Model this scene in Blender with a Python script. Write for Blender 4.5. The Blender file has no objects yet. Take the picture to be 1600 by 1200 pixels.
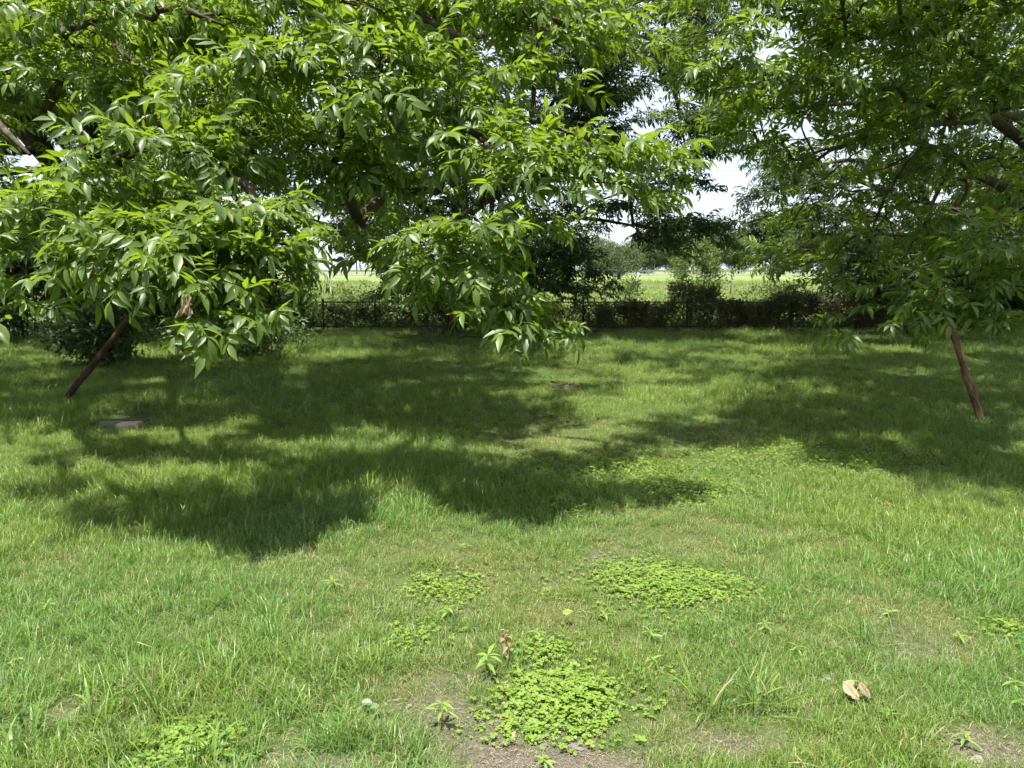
import bpy, math, random
import numpy as np
from mathutils import Vector, Matrix, Euler

# ------------------------------------------------------------------ camera, sky, sun, exposure
S = bpy.context.scene
COL = S.collection
R = math.radians
CAM_H, PITCH, FPX = 1.65, R(8.47), 1209.0          # FPX: focal length in pixels of a 1600 px wide frame
cd = bpy.data.cameras.new('camera'); cam = bpy.data.objects.new('camera', cd); COL.objects.link(cam)
cam.location = (0, 0, CAM_H); cam.rotation_euler = (R(90) - PITCH, 0, 0)
cd.sensor_width = 36; cd.lens = 36 * FPX / 1600; cd.clip_start = 0.05; cd.clip_end = 3000
S.camera = cam
SUN_EL, SUN_AZ = R(75), R(205)                     # azimuth clockwise from +Y: behind the camera, a little to the left
w = bpy.data.worlds.new('World'); S.world = w; w.use_nodes = True
nt = w.node_tree; bg = nt.nodes['Background']
sky = nt.nodes.new('ShaderNodeTexSky'); sky.sky_type = 'NISHITA'; sky.sun_disc = False
sky.sun_elevation = SUN_EL; sky.sun_rotation = SUN_AZ
sky.air_density = 1.0; sky.dust_density = 1.0; sky.ozone_density = 1.0
# thin bright summer cloud over the whole sky
tc = nt.nodes.new('ShaderNodeTexCoord'); cn = nt.nodes.new('ShaderNodeTexNoise'); cn.inputs['Scale'].default_value = 2.2; cn.inputs['Detail'].default_value = 5
nt.links.new(tc.outputs['Generated'], cn.inputs['Vector'])
cm = nt.nodes.new('ShaderNodeMapRange'); cm.inputs[1].default_value = 0.3; cm.inputs[2].default_value = 0.7; cm.inputs[3].default_value = 0.78; cm.inputs[4].default_value = 0.95
nt.links.new(cn.outputs['Fac'], cm.inputs[0])
cx = nt.nodes.new('ShaderNodeMix'); cx.data_type = 'RGBA'; nt.links.new(cm.outputs[0], cx.inputs[0]); nt.links.new(sky.outputs[0], cx.inputs[6]); cx.inputs[7].default_value = (2.1, 2.22, 2.4, 1)
nt.links.new(cx.outputs[2], bg.inputs[0]); bg.inputs[1].default_value = 0.13
sl = bpy.data.lights.new('sun', 'SUN'); sun = bpy.data.objects.new('sun', sl); COL.objects.link(sun)
sl.energy = 3.5; sl.angle = R(0.8); sl.color = (1.0, 0.95, 0.86)
sdir = Vector((math.sin(SUN_AZ) * math.cos(SUN_EL), math.cos(SUN_AZ) * math.cos(SUN_EL), math.sin(SUN_EL)))
sun.rotation_euler = sdir.to_track_quat('Z', 'Y').to_euler(); sun.location = (0, 0, 30)
S.view_settings.view_transform = 'Standard'; S.view_settings.look = 'None'
S.view_settings.exposure = 1.86; S.view_settings.gamma = 1.0
S.cycles.max_bounces = 5; S.cycles.diffuse_bounces = 3; S.cycles.glossy_bounces = 1
S.cycles.use_adaptive_sampling = True; S.cycles.adaptive_threshold = 0.03
S.cycles.caustics_reflective = False; S.cycles.caustics_refractive = False
S.cycles.transmission_bounces = 4; S.cycles.transparent_max_bounces = 6
S.cycles.use_denoising = True; S.cycles.debug_use_spatial_splits = True

rng = np.random.default_rng(7)
random.seed(7)

# ------------------------------------------------------------------ helpers
def at(px, py, depth):
    """point at forward distance depth (along +Y) seen at pixel px, py of the 1600x1200 photograph"""
    u = (px - 800) / FPX; v = (600 - py) / FPX
    c, s = math.cos(PITCH), math.sin(PITCH)
    d = Vector((u, c + v * s, -s + v * c))
    k = depth / d.y
    return Vector((d.x * k, depth, CAM_H + d.z * k))

def hgt(x, y):
    """small undulation of the lawn"""
    return 0.03 * np.sin(x * 0.9 + 0.4 * np.sin(y * 0.7)) * np.sin(y * 0.8 + 1.0) + 0.012 * np.sin(x * 3.1 + y * 1.7) * np.cos(y * 2.9 - x)

def ground(px, py):
    u = (px - 800) / FPX; v = (600 - py) / FPX
    c, s = math.cos(PITCH), math.sin(PITCH)
    dz = -s + v * c; dy = c + v * s
    k = CAM_H / -dz
    x, y = u * k, dy * k
    return Vector((x, y, float(hgt(x, y))))

def tag(o, label=None, cat=None, group=None, kind=None):
    if label: o['label'] = label
    if cat: o['category'] = cat
    if group: o['group'] = group
    if kind: o['kind'] = kind
    return o

def link(name, me, parent=None, mat=None):
    o = bpy.data.objects.new(name, me); COL.objects.link(o)
    if mat is not None and me is not None and not me.materials: me.materials.append(mat)
    if parent is not None: o.parent = parent
    return o

def empty(name, loc, label, cat, group=None):
    o = bpy.data.objects.new(name, None); COL.objects.link(o); o.location = loc
    o.empty_display_size = 0.2
    return tag(o, label, cat, group)

def mesh(name, V, F, mat=None, attrs=None, smooth=False):
    me = bpy.data.meshes.new(name); me.from_pydata([tuple(map(float, v)) for v in V], [], [tuple(map(int, f)) for f in F]); me.update()
    if attrs:
        for k, a in attrs.items():
            at_ = me.attributes.new(k, 'FLOAT', 'POINT'); at_.data.foreach_set('value', np.asarray(a, dtype=np.float32))
    if smooth: me.polygons.foreach_set('use_smooth', [True] * len(me.polygons))
    if mat is not None: me.materials.append(mat)
    return me

class MB:
    """collects tubes and boxes for one mesh"""
    def __init__(s): s.V = []; s.F = []
    def tube(s, P, Rr, n=6, cap=True, wob=0.0):
        P = [Vector(p) for p in P]
        base = len(s.V); up = Vector((0.13, 0.21, 0.97))
        prev = None
        for i, p in enumerate(P):
            t = (P[min(i + 1, len(P) - 1)] - P[max(i - 1, 0)])
            if t.length < 1e-9: t = Vector((0, 0, 1))
            t.normalize()
            if prev is None:
                a = t.cross(up)
                if a.length < 0.1: a = t.cross(Vector((1, 0, 0)))
            else:
                a = prev - t * prev.dot(t)
                if a.length < 1e-4: a = t.orthogonal()
            a.normalize(); prev = a; b = t.cross(a)
            for k in range(n):
                an = 2 * math.pi * k / n
                r = Rr[i] * (1 + (wob * math.sin(3.1 * k + i * 1.7) if wob else 0))
                s.V.append(p + (a * math.cos(an) + b * math.sin(an)) * r)
        for i in range(len(P) - 1):
            for k in range(n):
                k2 = (k + 1) % n
                s.F.append((base + i * n + k, base + i * n + k2, base + (i + 1) * n + k2, base + (i + 1) * n + k))
        if cap:
            s.F.append(tuple(base + k for k in reversed(range(n))))
            s.F.append(tuple(base + (len(P) - 1) * n + k for k in range(n)))
    def box(s, c, d, rot=None, jit=0.0):
        base = len(s.V); c = Vector(c)
        M = rot.to_matrix() if rot else Matrix.Identity(3)
        for sx in (-1, 1):
            for sy in (-1, 1):
                for sz in (-1, 1):
                    v = Vector((sx * d[0] / 2, sy * d[1] / 2, sz * d[2] / 2))
                    if jit: v += Vector([random.uniform(-jit, jit) for _ in range(3)])
                    s.V.append(c + M @ v)
        for f in ((0, 1, 3, 2), (4, 6, 7, 5), (0, 4, 5, 1), (2, 3, 7, 6), (0, 2, 6, 4), (1, 5, 7, 3)):
            s.F.append(tuple(base + i for i in f))
    def build(s, name, mat, parent=None, smooth=True, origin=None):
        V = s.V
        if origin is not None: V = [v - Vector(origin) for v in V]
        o = link(name, mesh(name, V, s.F, mat, smooth=smooth), parent)
        if origin is not None: o.location = origin
        return o

# ------------------------------------------------------------------ materials
def newmat(name):
    m = bpy.data.materials.new(name); m.use_nodes = True
    return m, m.node_tree, m.node_tree.nodes['Principled BSDF']
def N(nt, typ, **kw):
    n = nt.nodes.new(typ)
    for k, v in kw.items(): setattr(n, k, v)
    return n
def mixc(nt, f, a, b, blend='MIX'):
    n = nt.nodes.new('ShaderNodeMix'); n.data_type = 'RGBA'; n.blend_type = blend
    for sock, val in ((n.inputs[0], f), (n.inputs[6], a), (n.inputs[7], b)):
        if isinstance(val, (int, float)): sock.default_value = val
        elif isinstance(val, tuple): sock.default_value = (*val, 1) if len(val) == 3 else val
        else: nt.links.new(val, sock)
    return n.outputs[2]
def mr(nt, v, a, b, c=0.0, d=1.0):
    n = nt.nodes.new('ShaderNodeMapRange'); nt.links.new(v, n.inputs[0])
    for i, x in enumerate((a, b, c, d)): n.inputs[i + 1].default_value = x
    return n.outputs[0]
def noise(nt, scale, vec=None, detail=3.0, rough=0.55, dim='3D'):
    n = nt.nodes.new('ShaderNodeTexNoise'); n.inputs['Scale'].default_value = scale
    n.inputs['Detail'].default_value = detail; n.inputs['Roughness'].default_value = rough
    if vec is not None: nt.links.new(vec, n.inputs['Vector'])
    return n.outputs['Fac']
def worldpos(nt):
    return nt.nodes.new('ShaderNodeNewGeometry').outputs['Position']
def attr(nt, name):
    n = nt.nodes.new('ShaderNodeAttribute'); n.attribute_name = name
    return n.outputs['Fac']

def leafmat(name, ca, cb, back, trans, tcol, rough=0.36, spec=0.5, tintn=True):
    """leaf: two greens by leaf and leaflet, paler underside, light passing through"""
    m, nt, p = newmat(name)
    oi = nt.nodes.new('ShaderNodeObjectInfo').outputs['Random']
    t = attr(nt, 'tint')
    ad = N(nt, 'ShaderNodeMath', operation='ADD'); nt.links.new(oi, ad.inputs[0]); nt.links.new(t, ad.inputs[1])
    f = mr(nt, ad.outputs[0], 0.2, 1.8)
    c = mixc(nt, f, ca, cb)
    geo = nt.nodes.new('ShaderNodeNewGeometry')
    c2 = mixc(nt, geo.outputs['Backfacing'], c, mixc(nt, 0.5, c, back))
    nt.links.new(c2, p.inputs['Base Color']); p.inputs['Roughness'].default_value = rough
    p.inputs['Specular IOR Level'].default_value = spec
    tr = N(nt, 'ShaderNodeBsdfTranslucent'); nt.links.new(mixc(nt, f, tuple(x * 0.75 for x in tcol), tcol), tr.inputs[0])
    mx = N(nt, 'ShaderNodeMixShader'); mx.inputs[0].default_value = trans
    nt.links.new(p.outputs[0], mx.inputs[1]); nt.links.new(tr.outputs[0], mx.inputs[2])
    nt.links.new(mx.outputs[0], nt.nodes['Material Output'].inputs['Surface'])
    return m

M = {}
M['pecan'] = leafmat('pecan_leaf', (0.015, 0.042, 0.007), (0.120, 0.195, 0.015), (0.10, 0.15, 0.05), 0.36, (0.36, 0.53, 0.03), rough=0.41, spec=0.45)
M['pecan_far'] = leafmat('pecan_leaf_far', (0.014, 0.036, 0.008), (0.042, 0.082, 0.014), (0.06, 0.09, 0.035), 0.25, (0.14, 0.24, 0.025), rough=0.5)  # darker copy of the pecan leaf: shade of the back crowns put into the colour
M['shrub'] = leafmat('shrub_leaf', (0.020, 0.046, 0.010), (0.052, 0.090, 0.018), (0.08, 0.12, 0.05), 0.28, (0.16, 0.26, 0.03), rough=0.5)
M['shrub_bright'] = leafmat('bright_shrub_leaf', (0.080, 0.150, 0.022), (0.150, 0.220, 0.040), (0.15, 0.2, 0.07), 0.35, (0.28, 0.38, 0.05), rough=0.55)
M['vine'] = leafmat('vine_leaf', (0.046, 0.064, 0.020), (0.130, 0.120, 0.048), (0.09, 0.08, 0.05), 0.25, (0.15, 0.16, 0.05), rough=0.6)
M['far'] = leafmat('far_leaf', (0.050, 0.085, 0.035), (0.095, 0.135, 0.050), (0.1, 0.14, 0.07), 0.25, (0.18, 0.24, 0.07), rough=0.7)  # greyer green than the nearer leaves
M['clover'] = leafmat('clover_leaf', (0.18, 0.290, 0.012), (0.33, 0.430, 0.028), (0.12, 0.22, 0.06), 0.32, (0.26, 0.45, 0.04), rough=0.5)
M['weed'] = leafmat('weed_leaf', (0.19, 0.300, 0.030), (0.30, 0.42, 0.05), (0.12, 0.22, 0.06), 0.32, (0.26, 0.43, 0.05), rough=0.5)
M['pale_leaf'] = leafmat('pale_round_leaf', (0.11, 0.20, 0.08), (0.16, 0.26, 0.11), (0.2, 0.28, 0.15), 0.25, (0.3, 0.42, 0.15), rough=0.45)
M['yellow_leaf'] = leafmat('yellow_leaf', (0.15, 0.22, 0.03), (0.24, 0.30, 0.04), (0.35, 0.36, 0.08), 0.3, (0.5, 0.5, 0.06), rough=0.5)
M['dry_leaf'] = leafmat('dry_leaf', (0.10, 0.065, 0.035), (0.30, 0.24, 0.14), (0.3, 0.23, 0.13), 0.2, (0.45, 0.32, 0.14), rough=0.7)
M['brown_leaf'] = leafmat('brown_leaf', (0.30, 0.19, 0.10), (0.45, 0.32, 0.18), (0.28, 0.2, 0.12), 0.2, (0.4, 0.26, 0.12), rough=0.7)

def barkmat(name, a, b, scale=14.0, bump=0.6):
    m, nt, p = newmat(name)
    tc = nt.nodes.new('ShaderNodeTexCoord').outputs['Object']
    mp = N(nt, 'ShaderNodeMapping'); mp.inputs['Scale'].default_value = (1, 1, 0.22); nt.links.new(tc, mp.inputs['Vector'])
    n1 = noise(nt, scale, mp.outputs[0], 5, 0.7); n2 = noise(nt, scale * 0.15, tc, 3)
    f = mr(nt, n1, 0.40, 0.63)
    nt.links.new(mixc(nt, mr(nt, n2, 0.35, 0.7, 0, 0.5), mixc(nt, f, a, b), tuple(x * 0.8 for x in b)), p.inputs['Base Color'])
    p.inputs['Roughness'].default_value = 0.9; p.inputs['Specular IOR Level'].default_value = 0.2
    bp = N(nt, 'ShaderNodeBump'); bp.inputs['Strength'].default_value = bump; bp.inputs['Distance'].default_value = 0.02
    nt.links.new(n1, bp.inputs['Height']); nt.links.new(bp.outputs[0], p.inputs['Normal'])
    return m
M['bark'] = barkmat('pecan_bark', (0.034, 0.027, 0.020), (0.105, 0.084, 0.064))
M['twig'] = barkmat('twig_bark', (0.10, 0.085, 0.06), (0.20, 0.17, 0.13), 40, 0.2)
M['vine_stem'] = barkmat('vine_stem', (0.07, 0.05, 0.035), (0.16, 0.11, 0.08), 40, 0.2)
M['post_dark'] = barkmat('weathered_dark_wood', (0.028, 0.016, 0.011), (0.085, 0.048, 0.032), 22, 0.7)
M['post_red'] = barkmat('weathered_red_wood', (0.045, 0.026, 0.016), (0.25, 0.155, 0.095), 30, 0.9)
M['pole'] = barkmat('utility_pole_wood', (0.10, 0.085, 0.07), (0.2, 0.17, 0.14), 8, 0.3)

def plainmat(name, col, rough=0.6, metal=0.0, var=0.25, scale=20, bump=0.2):
    m, nt, p = newmat(name)
    tc = nt.nodes.new('ShaderNodeTexCoord').outputs['Object']
    n1 = noise(nt, scale, tc, 5, 0.65)
    lo = tuple(x * (1 - var) for x in col); hi = tuple(min(1, x * (1 + var)) for x in col)
    nt.links.new(mixc(nt, mr(nt, n1, 0.3, 0.7), lo, hi), p.inputs['Base Color'])
    p.inputs['Roughness'].default_value = rough; p.inputs['Metallic'].default_value = metal
    bp = N(nt, 'ShaderNodeBump'); bp.inputs['Strength'].default_value = bump; bp.inputs['Distance'].default_value = 0.01
    nt.links.new(n1, bp.inputs['Height']); nt.links.new(bp.outputs[0], p.inputs['Normal'])
    return m
M['iron'] = plainmat('dark_painted_metal', (0.022, 0.020, 0.018), 0.6, 0.2)
M['galv'] = plainmat('galvanised_metal', (0.20, 0.21, 0.22), 0.55, 0.4)
M['concrete'] = plainmat('pale_concrete', (0.44, 0.36, 0.32), 0.9, 0, 0.3, 45, 0.5)
M['concrete_dark'] = plainmat('grey_concrete', (0.16, 0.16, 0.15), 0.9, 0, 0.3, 45, 0.5)
M['stone'] = plainmat('grey_stone', (0.13, 0.125, 0.115), 0.85, 0, 0.35, 60, 0.5)
M['stone_pale'] = plainmat('pale_stone', (0.19, 0.17, 0.148), 0.85, 0, 0.35, 60, 0.5)
M['road'] = plainmat('grey_road', (0.14, 0.14, 0.135), 0.9, 0, 0.15, 0.4, 0.1)  # road surface: one grey, slightly mottled
M['cable'] = plainmat('power_cable', (0.03, 0.03, 0.032), 0.6)

def grassmat(name, straw=False):
    m, nt, p = newmat(name)
    pos = worldpos(nt)
    big = noise(nt, 0.45, pos, 2); mid = noise(nt, 2.2, pos, 3)
    r = attr(nt, 'tint'); dry = attr(nt, 'dry'); t = attr(nt, 'along')
    cool = mixc(nt, r, (0.042, 0.112, 0.018), (0.180, 0.315, 0.072))
    warm = mixc(nt, r, (0.052, 0.112, 0.012), (0.218, 0.318, 0.050))
    sp = N(nt, 'ShaderNodeSeparateXYZ'); nt.links.new(pos, sp.inputs[0])
    sh = N(nt, 'ShaderNodeMath', operation='ADD'); nt.links.new(big, sh.inputs[0]); nt.links.new(mr(nt, sp.outputs['Y'], 3.5, 8.0, -0.03, 0.09), sh.inputs[1])
    g = mixc(nt, mr(nt, sh.outputs[0], 0.40, 0.60), cool, warm)
    g = mixc(nt, mr(nt, mid, 0.5, 0.75, 0, 0.45), g, (0.17, 0.215, 0.06))
    d = mixc(nt, r, (0.22, 0.18, 0.09), (0.42, 0.36, 0.20))
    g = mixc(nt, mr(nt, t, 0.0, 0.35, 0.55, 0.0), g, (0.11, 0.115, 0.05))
    c = mixc(nt, dry, g, d)
    nt.links.new(c, p.inputs['Base Color']); p.inputs['Roughness'].default_value = 0.42
    p.inputs['Specular IOR Level'].default_value = 0.42
    tr = N(nt, 'ShaderNodeBsdfTranslucent'); nt.links.new(mixc(nt, 1.0, c, (2.05, 2.1, 1.5), 'MULTIPLY'), tr.inputs[0])
    mx = N(nt, 'ShaderNodeMixShader'); mx.inputs[0].default_value = 0.36
    nt.links.new(p.outputs[0], mx.inputs[1]); nt.links.new(tr.outputs[0], mx.inputs[2])
    nt.links.new(mx.outputs[0], nt.nodes['Material Output'].inputs['Surface'])
    return m
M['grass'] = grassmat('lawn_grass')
def fieldgrassmat():
    m, nt, p = newmat('field_grass')
    pos = worldpos(nt); big = noise(nt, 0.08, pos, 3); r = attr(nt, 'tint')
    c = mixc(nt, r, (0.10, 0.17, 0.035), (0.19, 0.25, 0.07))
    c = mixc(nt, mr(nt, big, 0.4, 0.65), c, (0.24, 0.26, 0.10))
    nt.links.new(c, p.inputs['Base Color']); p.inputs['Roughness'].default_value = 0.6
    tr = N(nt, 'ShaderNodeBsdfTranslucent'); nt.links.new(mixc(nt, 1.0, c, (1.6, 1.6, 1.2), 'MULTIPLY'), tr.inputs[0])
    mx = N(nt, 'ShaderNodeMixShader'); mx.inputs[0].default_value = 0.3
    nt.links.new(p.outputs[0], mx.inputs[1]); nt.links.new(tr.outputs[0], mx.inputs[2])
    nt.links.new(mx.outputs[0], nt.nodes['Material Output'].inputs['Surface'])
    return m
M['field_grass'] = fieldgrassmat()

def groundmat():
    m, nt, p = newmat('soil_and_thatch')
    pos = worldpos(nt)
    n1 = noise(nt, 1.3, pos, 4); n2 = noise(nt, 28, pos, 6, 0.7); n3 = noise(nt, 160, pos, 3, 0.6); nf = noise(nt, 0.05, pos, 5, 0.6)
    soil = mixc(nt, mr(nt, n2, 0.3, 0.7), (0.050, 0.042, 0.035), (0.125, 0.108, 0.088))
    soil = mixc(nt, mr(nt, n3, 0.55, 0.7, 0, 0.6), soil, (0.34, 0.29, 0.22))
    thatch = mixc(nt, mr(nt, n2, 0.3, 0.7), (0.034, 0.058, 0.016), (0.095, 0.110, 0.038))
    bare = attr(nt, 'bare')
    lawn = mixc(nt, bare, thatch, soil)
    field = mixc(nt, mr(nt, nf, 0.35, 0.65), (0.125, 0.185, 0.045), (0.22, 0.25, 0.09))
    field = mixc(nt, mr(nt, noise(nt, 0.9, pos, 5, 0.7), 0.3, 0.75, 0, 0.5), field, (0.10, 0.14, 0.04))
    sep = N(nt, 'ShaderNodeSeparateXYZ'); nt.links.new(pos, sep.inputs[0])
    c = mixc(nt, mr(nt, sep.outputs['Y'], 22.0, 24.0), lawn, field)
    nt.links.new(c, p.inputs['Base Color']); p.inputs['Roughness'].default_value = 0.95; p.inputs['Specular IOR Level'].default_value = 0.15
    bp = N(nt, 'ShaderNodeBump'); bp.inputs['Strength'].default_value = 0.8; bp.inputs['Distance'].default_value = 0.012
    nt.links.new(n2, bp.inputs['Height']); nt.links.new(bp.outputs[0], p.inputs['Normal'])
    return m
M['ground'] = groundmat()

# ------------------------------------------------------------------ instancing of countless things (grass, crowns, hedges)
def variants(name, meshes):
    c = bpy.data.collections.new(name)
    for i, me in enumerate(meshes):
        o = bpy.data.objects.new('%s_%02d' % (name, i), me); c.objects.link(o)
    return c
_ng = {}
def scatter_group(coll):
    if coll.name in _ng: return _ng[coll.name]
    g = bpy.data.node_groups.new('scatter_' + coll.name, 'GeometryNodeTree')
    g.interface.new_socket('Geometry', in_out='INPUT', socket_type='NodeSocketGeometry')
    g.interface.new_socket('Geometry', in_out='OUTPUT', socket_type='NodeSocketGeometry')
    gi = g.nodes.new('NodeGroupInput'); go = g.nodes.new('NodeGroupOutput')
    ci = g.nodes.new('GeometryNodeCollectionInfo'); ci.inputs[0].default_value = coll
    ci.inputs[1].default_value = True; ci.inputs[2].default_value = True
    iop = g.nodes.new('GeometryNodeInstanceOnPoints')
    def na(nm, typ):
        n = g.nodes.new('GeometryNodeInputNamedAttribute'); n.data_type = typ; n.inputs[0].default_value = nm
        return n.outputs[0]
    e2r = g.nodes.new('FunctionNodeEulerToRotation')
    L = g.links.new
    L(gi.outputs[0], iop.inputs['Points']); L(ci.outputs[0], iop.inputs['Instance'])
    iop.inputs['Pick Instance'].default_value = True
    L(na('idx', 'INT'), iop.inputs['Instance Index'])
    L(na('rot', 'FLOAT_VECTOR'), e2r.inputs[0]); L(e2r.outputs[0], iop.inputs['Rotation'])
    L(na('scl', 'FLOAT'), iop.inputs['Scale'])
    L(iop.outputs[0], go.inputs[0])
    _ng[coll.name] = g
    return g
def scatter(name, coll, P, rot, scl, idx, parent=None):
    P = np.asarray(P, dtype=np.float32); n = len(P)
    me = bpy.data.meshes.new(name); me.vertices.add(n); me.vertices.foreach_set('co', P.ravel())
    for nm, typ, dat, key in (('rot', 'FLOAT_VECTOR', rot, 'vector'), ('scl', 'FLOAT', scl, 'value'), ('idx', 'INT', idx, 'value')):
        a = me.attributes.new(nm, typ, 'POINT')
        a.data.foreach_set(key, np.asarray(dat, dtype=np.int32 if typ == 'INT' else np.float32).ravel())
    o = link(name, me, parent); o['kind'] = 'stuff'
    md = o.modifiers.new('scatter', 'NODES'); md.node_group = scatter_group(coll)
    return o

# ------------------------------------------------------------------ leaf shapes
def leaflet(V, F, T, base, d, nrm, L, W, fold, droop, tint, sickle=0.0, sect=(0.0, 0.22, 0.5, 0.78, 1.0)):
    """lance-shaped leaflet: folded along the midrib, bent down towards the tip"""
    d = Vector(d).normalized(); nrm = Vector(nrm); side = nrm.cross(d).normalized(); nrm = d.cross(side).normalized()
    prof = {0.0: 0.0, 0.22: 0.78, 0.5: 1.0, 0.78: 0.46, 1.0: 0.0, 0.3: 0.95, 0.65: 0.9, 0.35: 1.0, 0.7: 0.72}
    rows = []; p = Vector(base); ang = 0.0; pt = 0.0
    for t in sect:
        step = (t - pt) * L; ang = droop * t
        dd = (d * math.cos(ang) - nrm * math.sin(ang)); nn = (nrm * math.cos(ang) + d * math.sin(ang))
        p = p + dd * step + side * sickle * step * t; pt = t
        hw = W * 0.5 * prof[t]
        if hw == 0.0:
            rows.append([len(V)]); V.append(p.copy()); T.append(tint)
        else:
            rows.append([len(V), len(V) + 1, len(V) + 2])
            V += [p - side * hw + nn * hw * fold, p.copy(), p + side * hw + nn * hw * fold]; T += [tint] * 3
    for a, b in zip(rows[:-1], rows[1:]):
        if len(a) == 1 and len(b) == 3: F += [(a[0], b[1], b[0]), (a[0], b[2], b[1])]
        elif len(a) == 3 and len(b) == 3: F += [(a[0], a[1], b[1], b[0]), (a[1], a[2], b[2], b[1])]
        elif len(a) == 3 and len(b) == 1: F += [(a[0], a[1], b[0]), (a[1], a[2], b[0])]

def compound_leaf(pairs, L, droop, rnd, mat):
    """pinnate pecan leaf, base at the origin, growing along +X, upper side +Z"""
    V, F, T = [], [], []
    n = 6; pts = []; p = Vector((0, 0, 0)); 
    for i in range(n + 1):
        a = 0.25 - droop * (i / n) ** 1.2
        pts.append((p.copy(), a)); p = p + Vector((math.cos(a), 0, math.sin(a))) * (L / n)
    def on(t):
        x = t * n; i = min(int(x), n - 1); f = x - i
        return pts[i][0].lerp(pts[i + 1][0], f), pts[i][1] * (1 - f) + pts[i + 1][1] * f
    for i in range(n):       # stalk: three-sided, thin
        r = 0.0022 * (1 - 0.6 * i / n)
        b = len(V)
        for q, rr in ((pts[i][0], r), (pts[i + 1][0], r * 0.85)):
            V += [q + Vector((0, rr, 0)), q + Vector((0, -rr, 0)), q + Vector((0, 0, rr * 1.4))]; T += [0.9] * 3
        F += [(b, b + 3, b + 5, b + 2), (b + 2, b + 5, b + 4, b + 1), (b + 1, b + 4, b + 3, b)]
    for k in range(pairs):
        t = 0.26 + 0.68 * k / (pairs - 1)
        size = (0.72 + 0.5 * math.sin(math.pi * (0.12 + 0.72 * k / (pairs - 1))))
        for s in (-1, 1):
            q, a = on(min(1, t + rnd.uniform(-0.02, 0.02)))
            X = Vector((math.cos(a), 0, math.sin(a))); Z = Vector((-math.sin(a), 0, math.cos(a))); Y = Vector((0, 1, 0))
            fw = rnd.uniform(0.3, 0.95); dz = rnd.gauss(-0.18, 0.32)
            d = X * fw + Y * s + Z * dz
            nr = Z + Y * s * rnd.gauss(0.25, 0.4) + X * rnd.gauss(0, 0.35)
            Ln = 0.118 * size * rnd.uniform(0.85, 1.18)
            leaflet(V, F, T, q, d, nr, Ln, Ln * rnd.uniform(0.24, 0.34), rnd.uniform(0.15, 0.75), rnd.uniform(-0.1, 1.1), rnd.uniform(0, 1), -s * rnd.uniform(0, 0.3))
    q, a = on(1.0)
    X = Vector((math.cos(a), 0, math.sin(a))); Z = Vector((-math.sin(a), 0, math.cos(a)))
    leaflet(V, F, T, q, X + Z * rnd.uniform(-0.4, 0.1), Z, 0.135 * rnd.uniform(0.9, 1.2), 0.045, 0.35, rnd.uniform(0.3, 0.9), rnd.uniform(0, 1))
    me = mesh('pecan_leaf', V, F, mat, {'tint': T}, smooth=True)
    return me
rr = random.Random(11)
PECAN = [compound_leaf(rr.choice((4, 5, 5, 6, 6)), rr.uniform(0.26, 0.40), rr.uniform(0.3, 1.2), rr, M['pecan']) for _ in range(18)]
C_PECAN = variants('pecan_leaf_kind', PECAN)
PECAN_SHADE = []
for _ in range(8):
    PECAN_SHADE.append(compound_leaf(rr.choice((4, 5)), rr.uniform(0.27, 0.38), rr.uniform(0.5, 1.2), rr, M['pecan_far']))
C_PECANSHADE = variants('back_pecan_leaf_kind', PECAN_SHADE)

def spray_mesh(name, mat, rnd, n, size, L, Wr, spread=1.0):
    """short twig end with n simple leaves"""
    V, F, T = [], [], []
    for _ in range(n):
        d = Vector((rnd.gauss(0, 1), rnd.gauss(0, 1), rnd.gauss(0.2, 0.7))).normalized()
        b = d * size * rnd.uniform(0.1, 1.0) * spread
        dd = (d + Vector((rnd.gauss(0, .5), rnd.gauss(0, .5), rnd.gauss(-0.2, .4)))).normalized()
        l = L * rnd.uniform(0.7, 1.3)
        leaflet(V, F, T, b, dd, Vector((rnd.gauss(0, .5), rnd.gauss(0, .5), 1)), l, l * Wr * rnd.uniform(0.8, 1.2), rnd.uniform(0.1, 0.5), rnd.uniform(0, 0.8), rnd.uniform(0, 1), 0, (0.0, 0.35, 0.7, 1.0))
    return mesh(name, V, F, mat, {'tint': T})
def spraykind(nm, mat, n, size, L, Wr, k=6, seed=3):
    r_ = random.Random(seed)
    return variants(nm, [spray_mesh(nm, mat, r_, n, size, L, Wr) for _ in range(k)])
C_SHRUB = spraykind('shrub_spray', M['shrub'], 16, 0.16, 0.075, 0.45)
C_BRIGHT = spraykind('bright_spray', M['shrub_bright'], 16, 0.16, 0.075, 0.4, seed=4)
C_VINE = spraykind('vine_spray', M['vine'], 18, 0.13, 0.045, 0.6, seed=5)
C_FAR = spraykind('far_spray', M['far'], 40, 0.75, 0.22, 0.5, seed=6)

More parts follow.
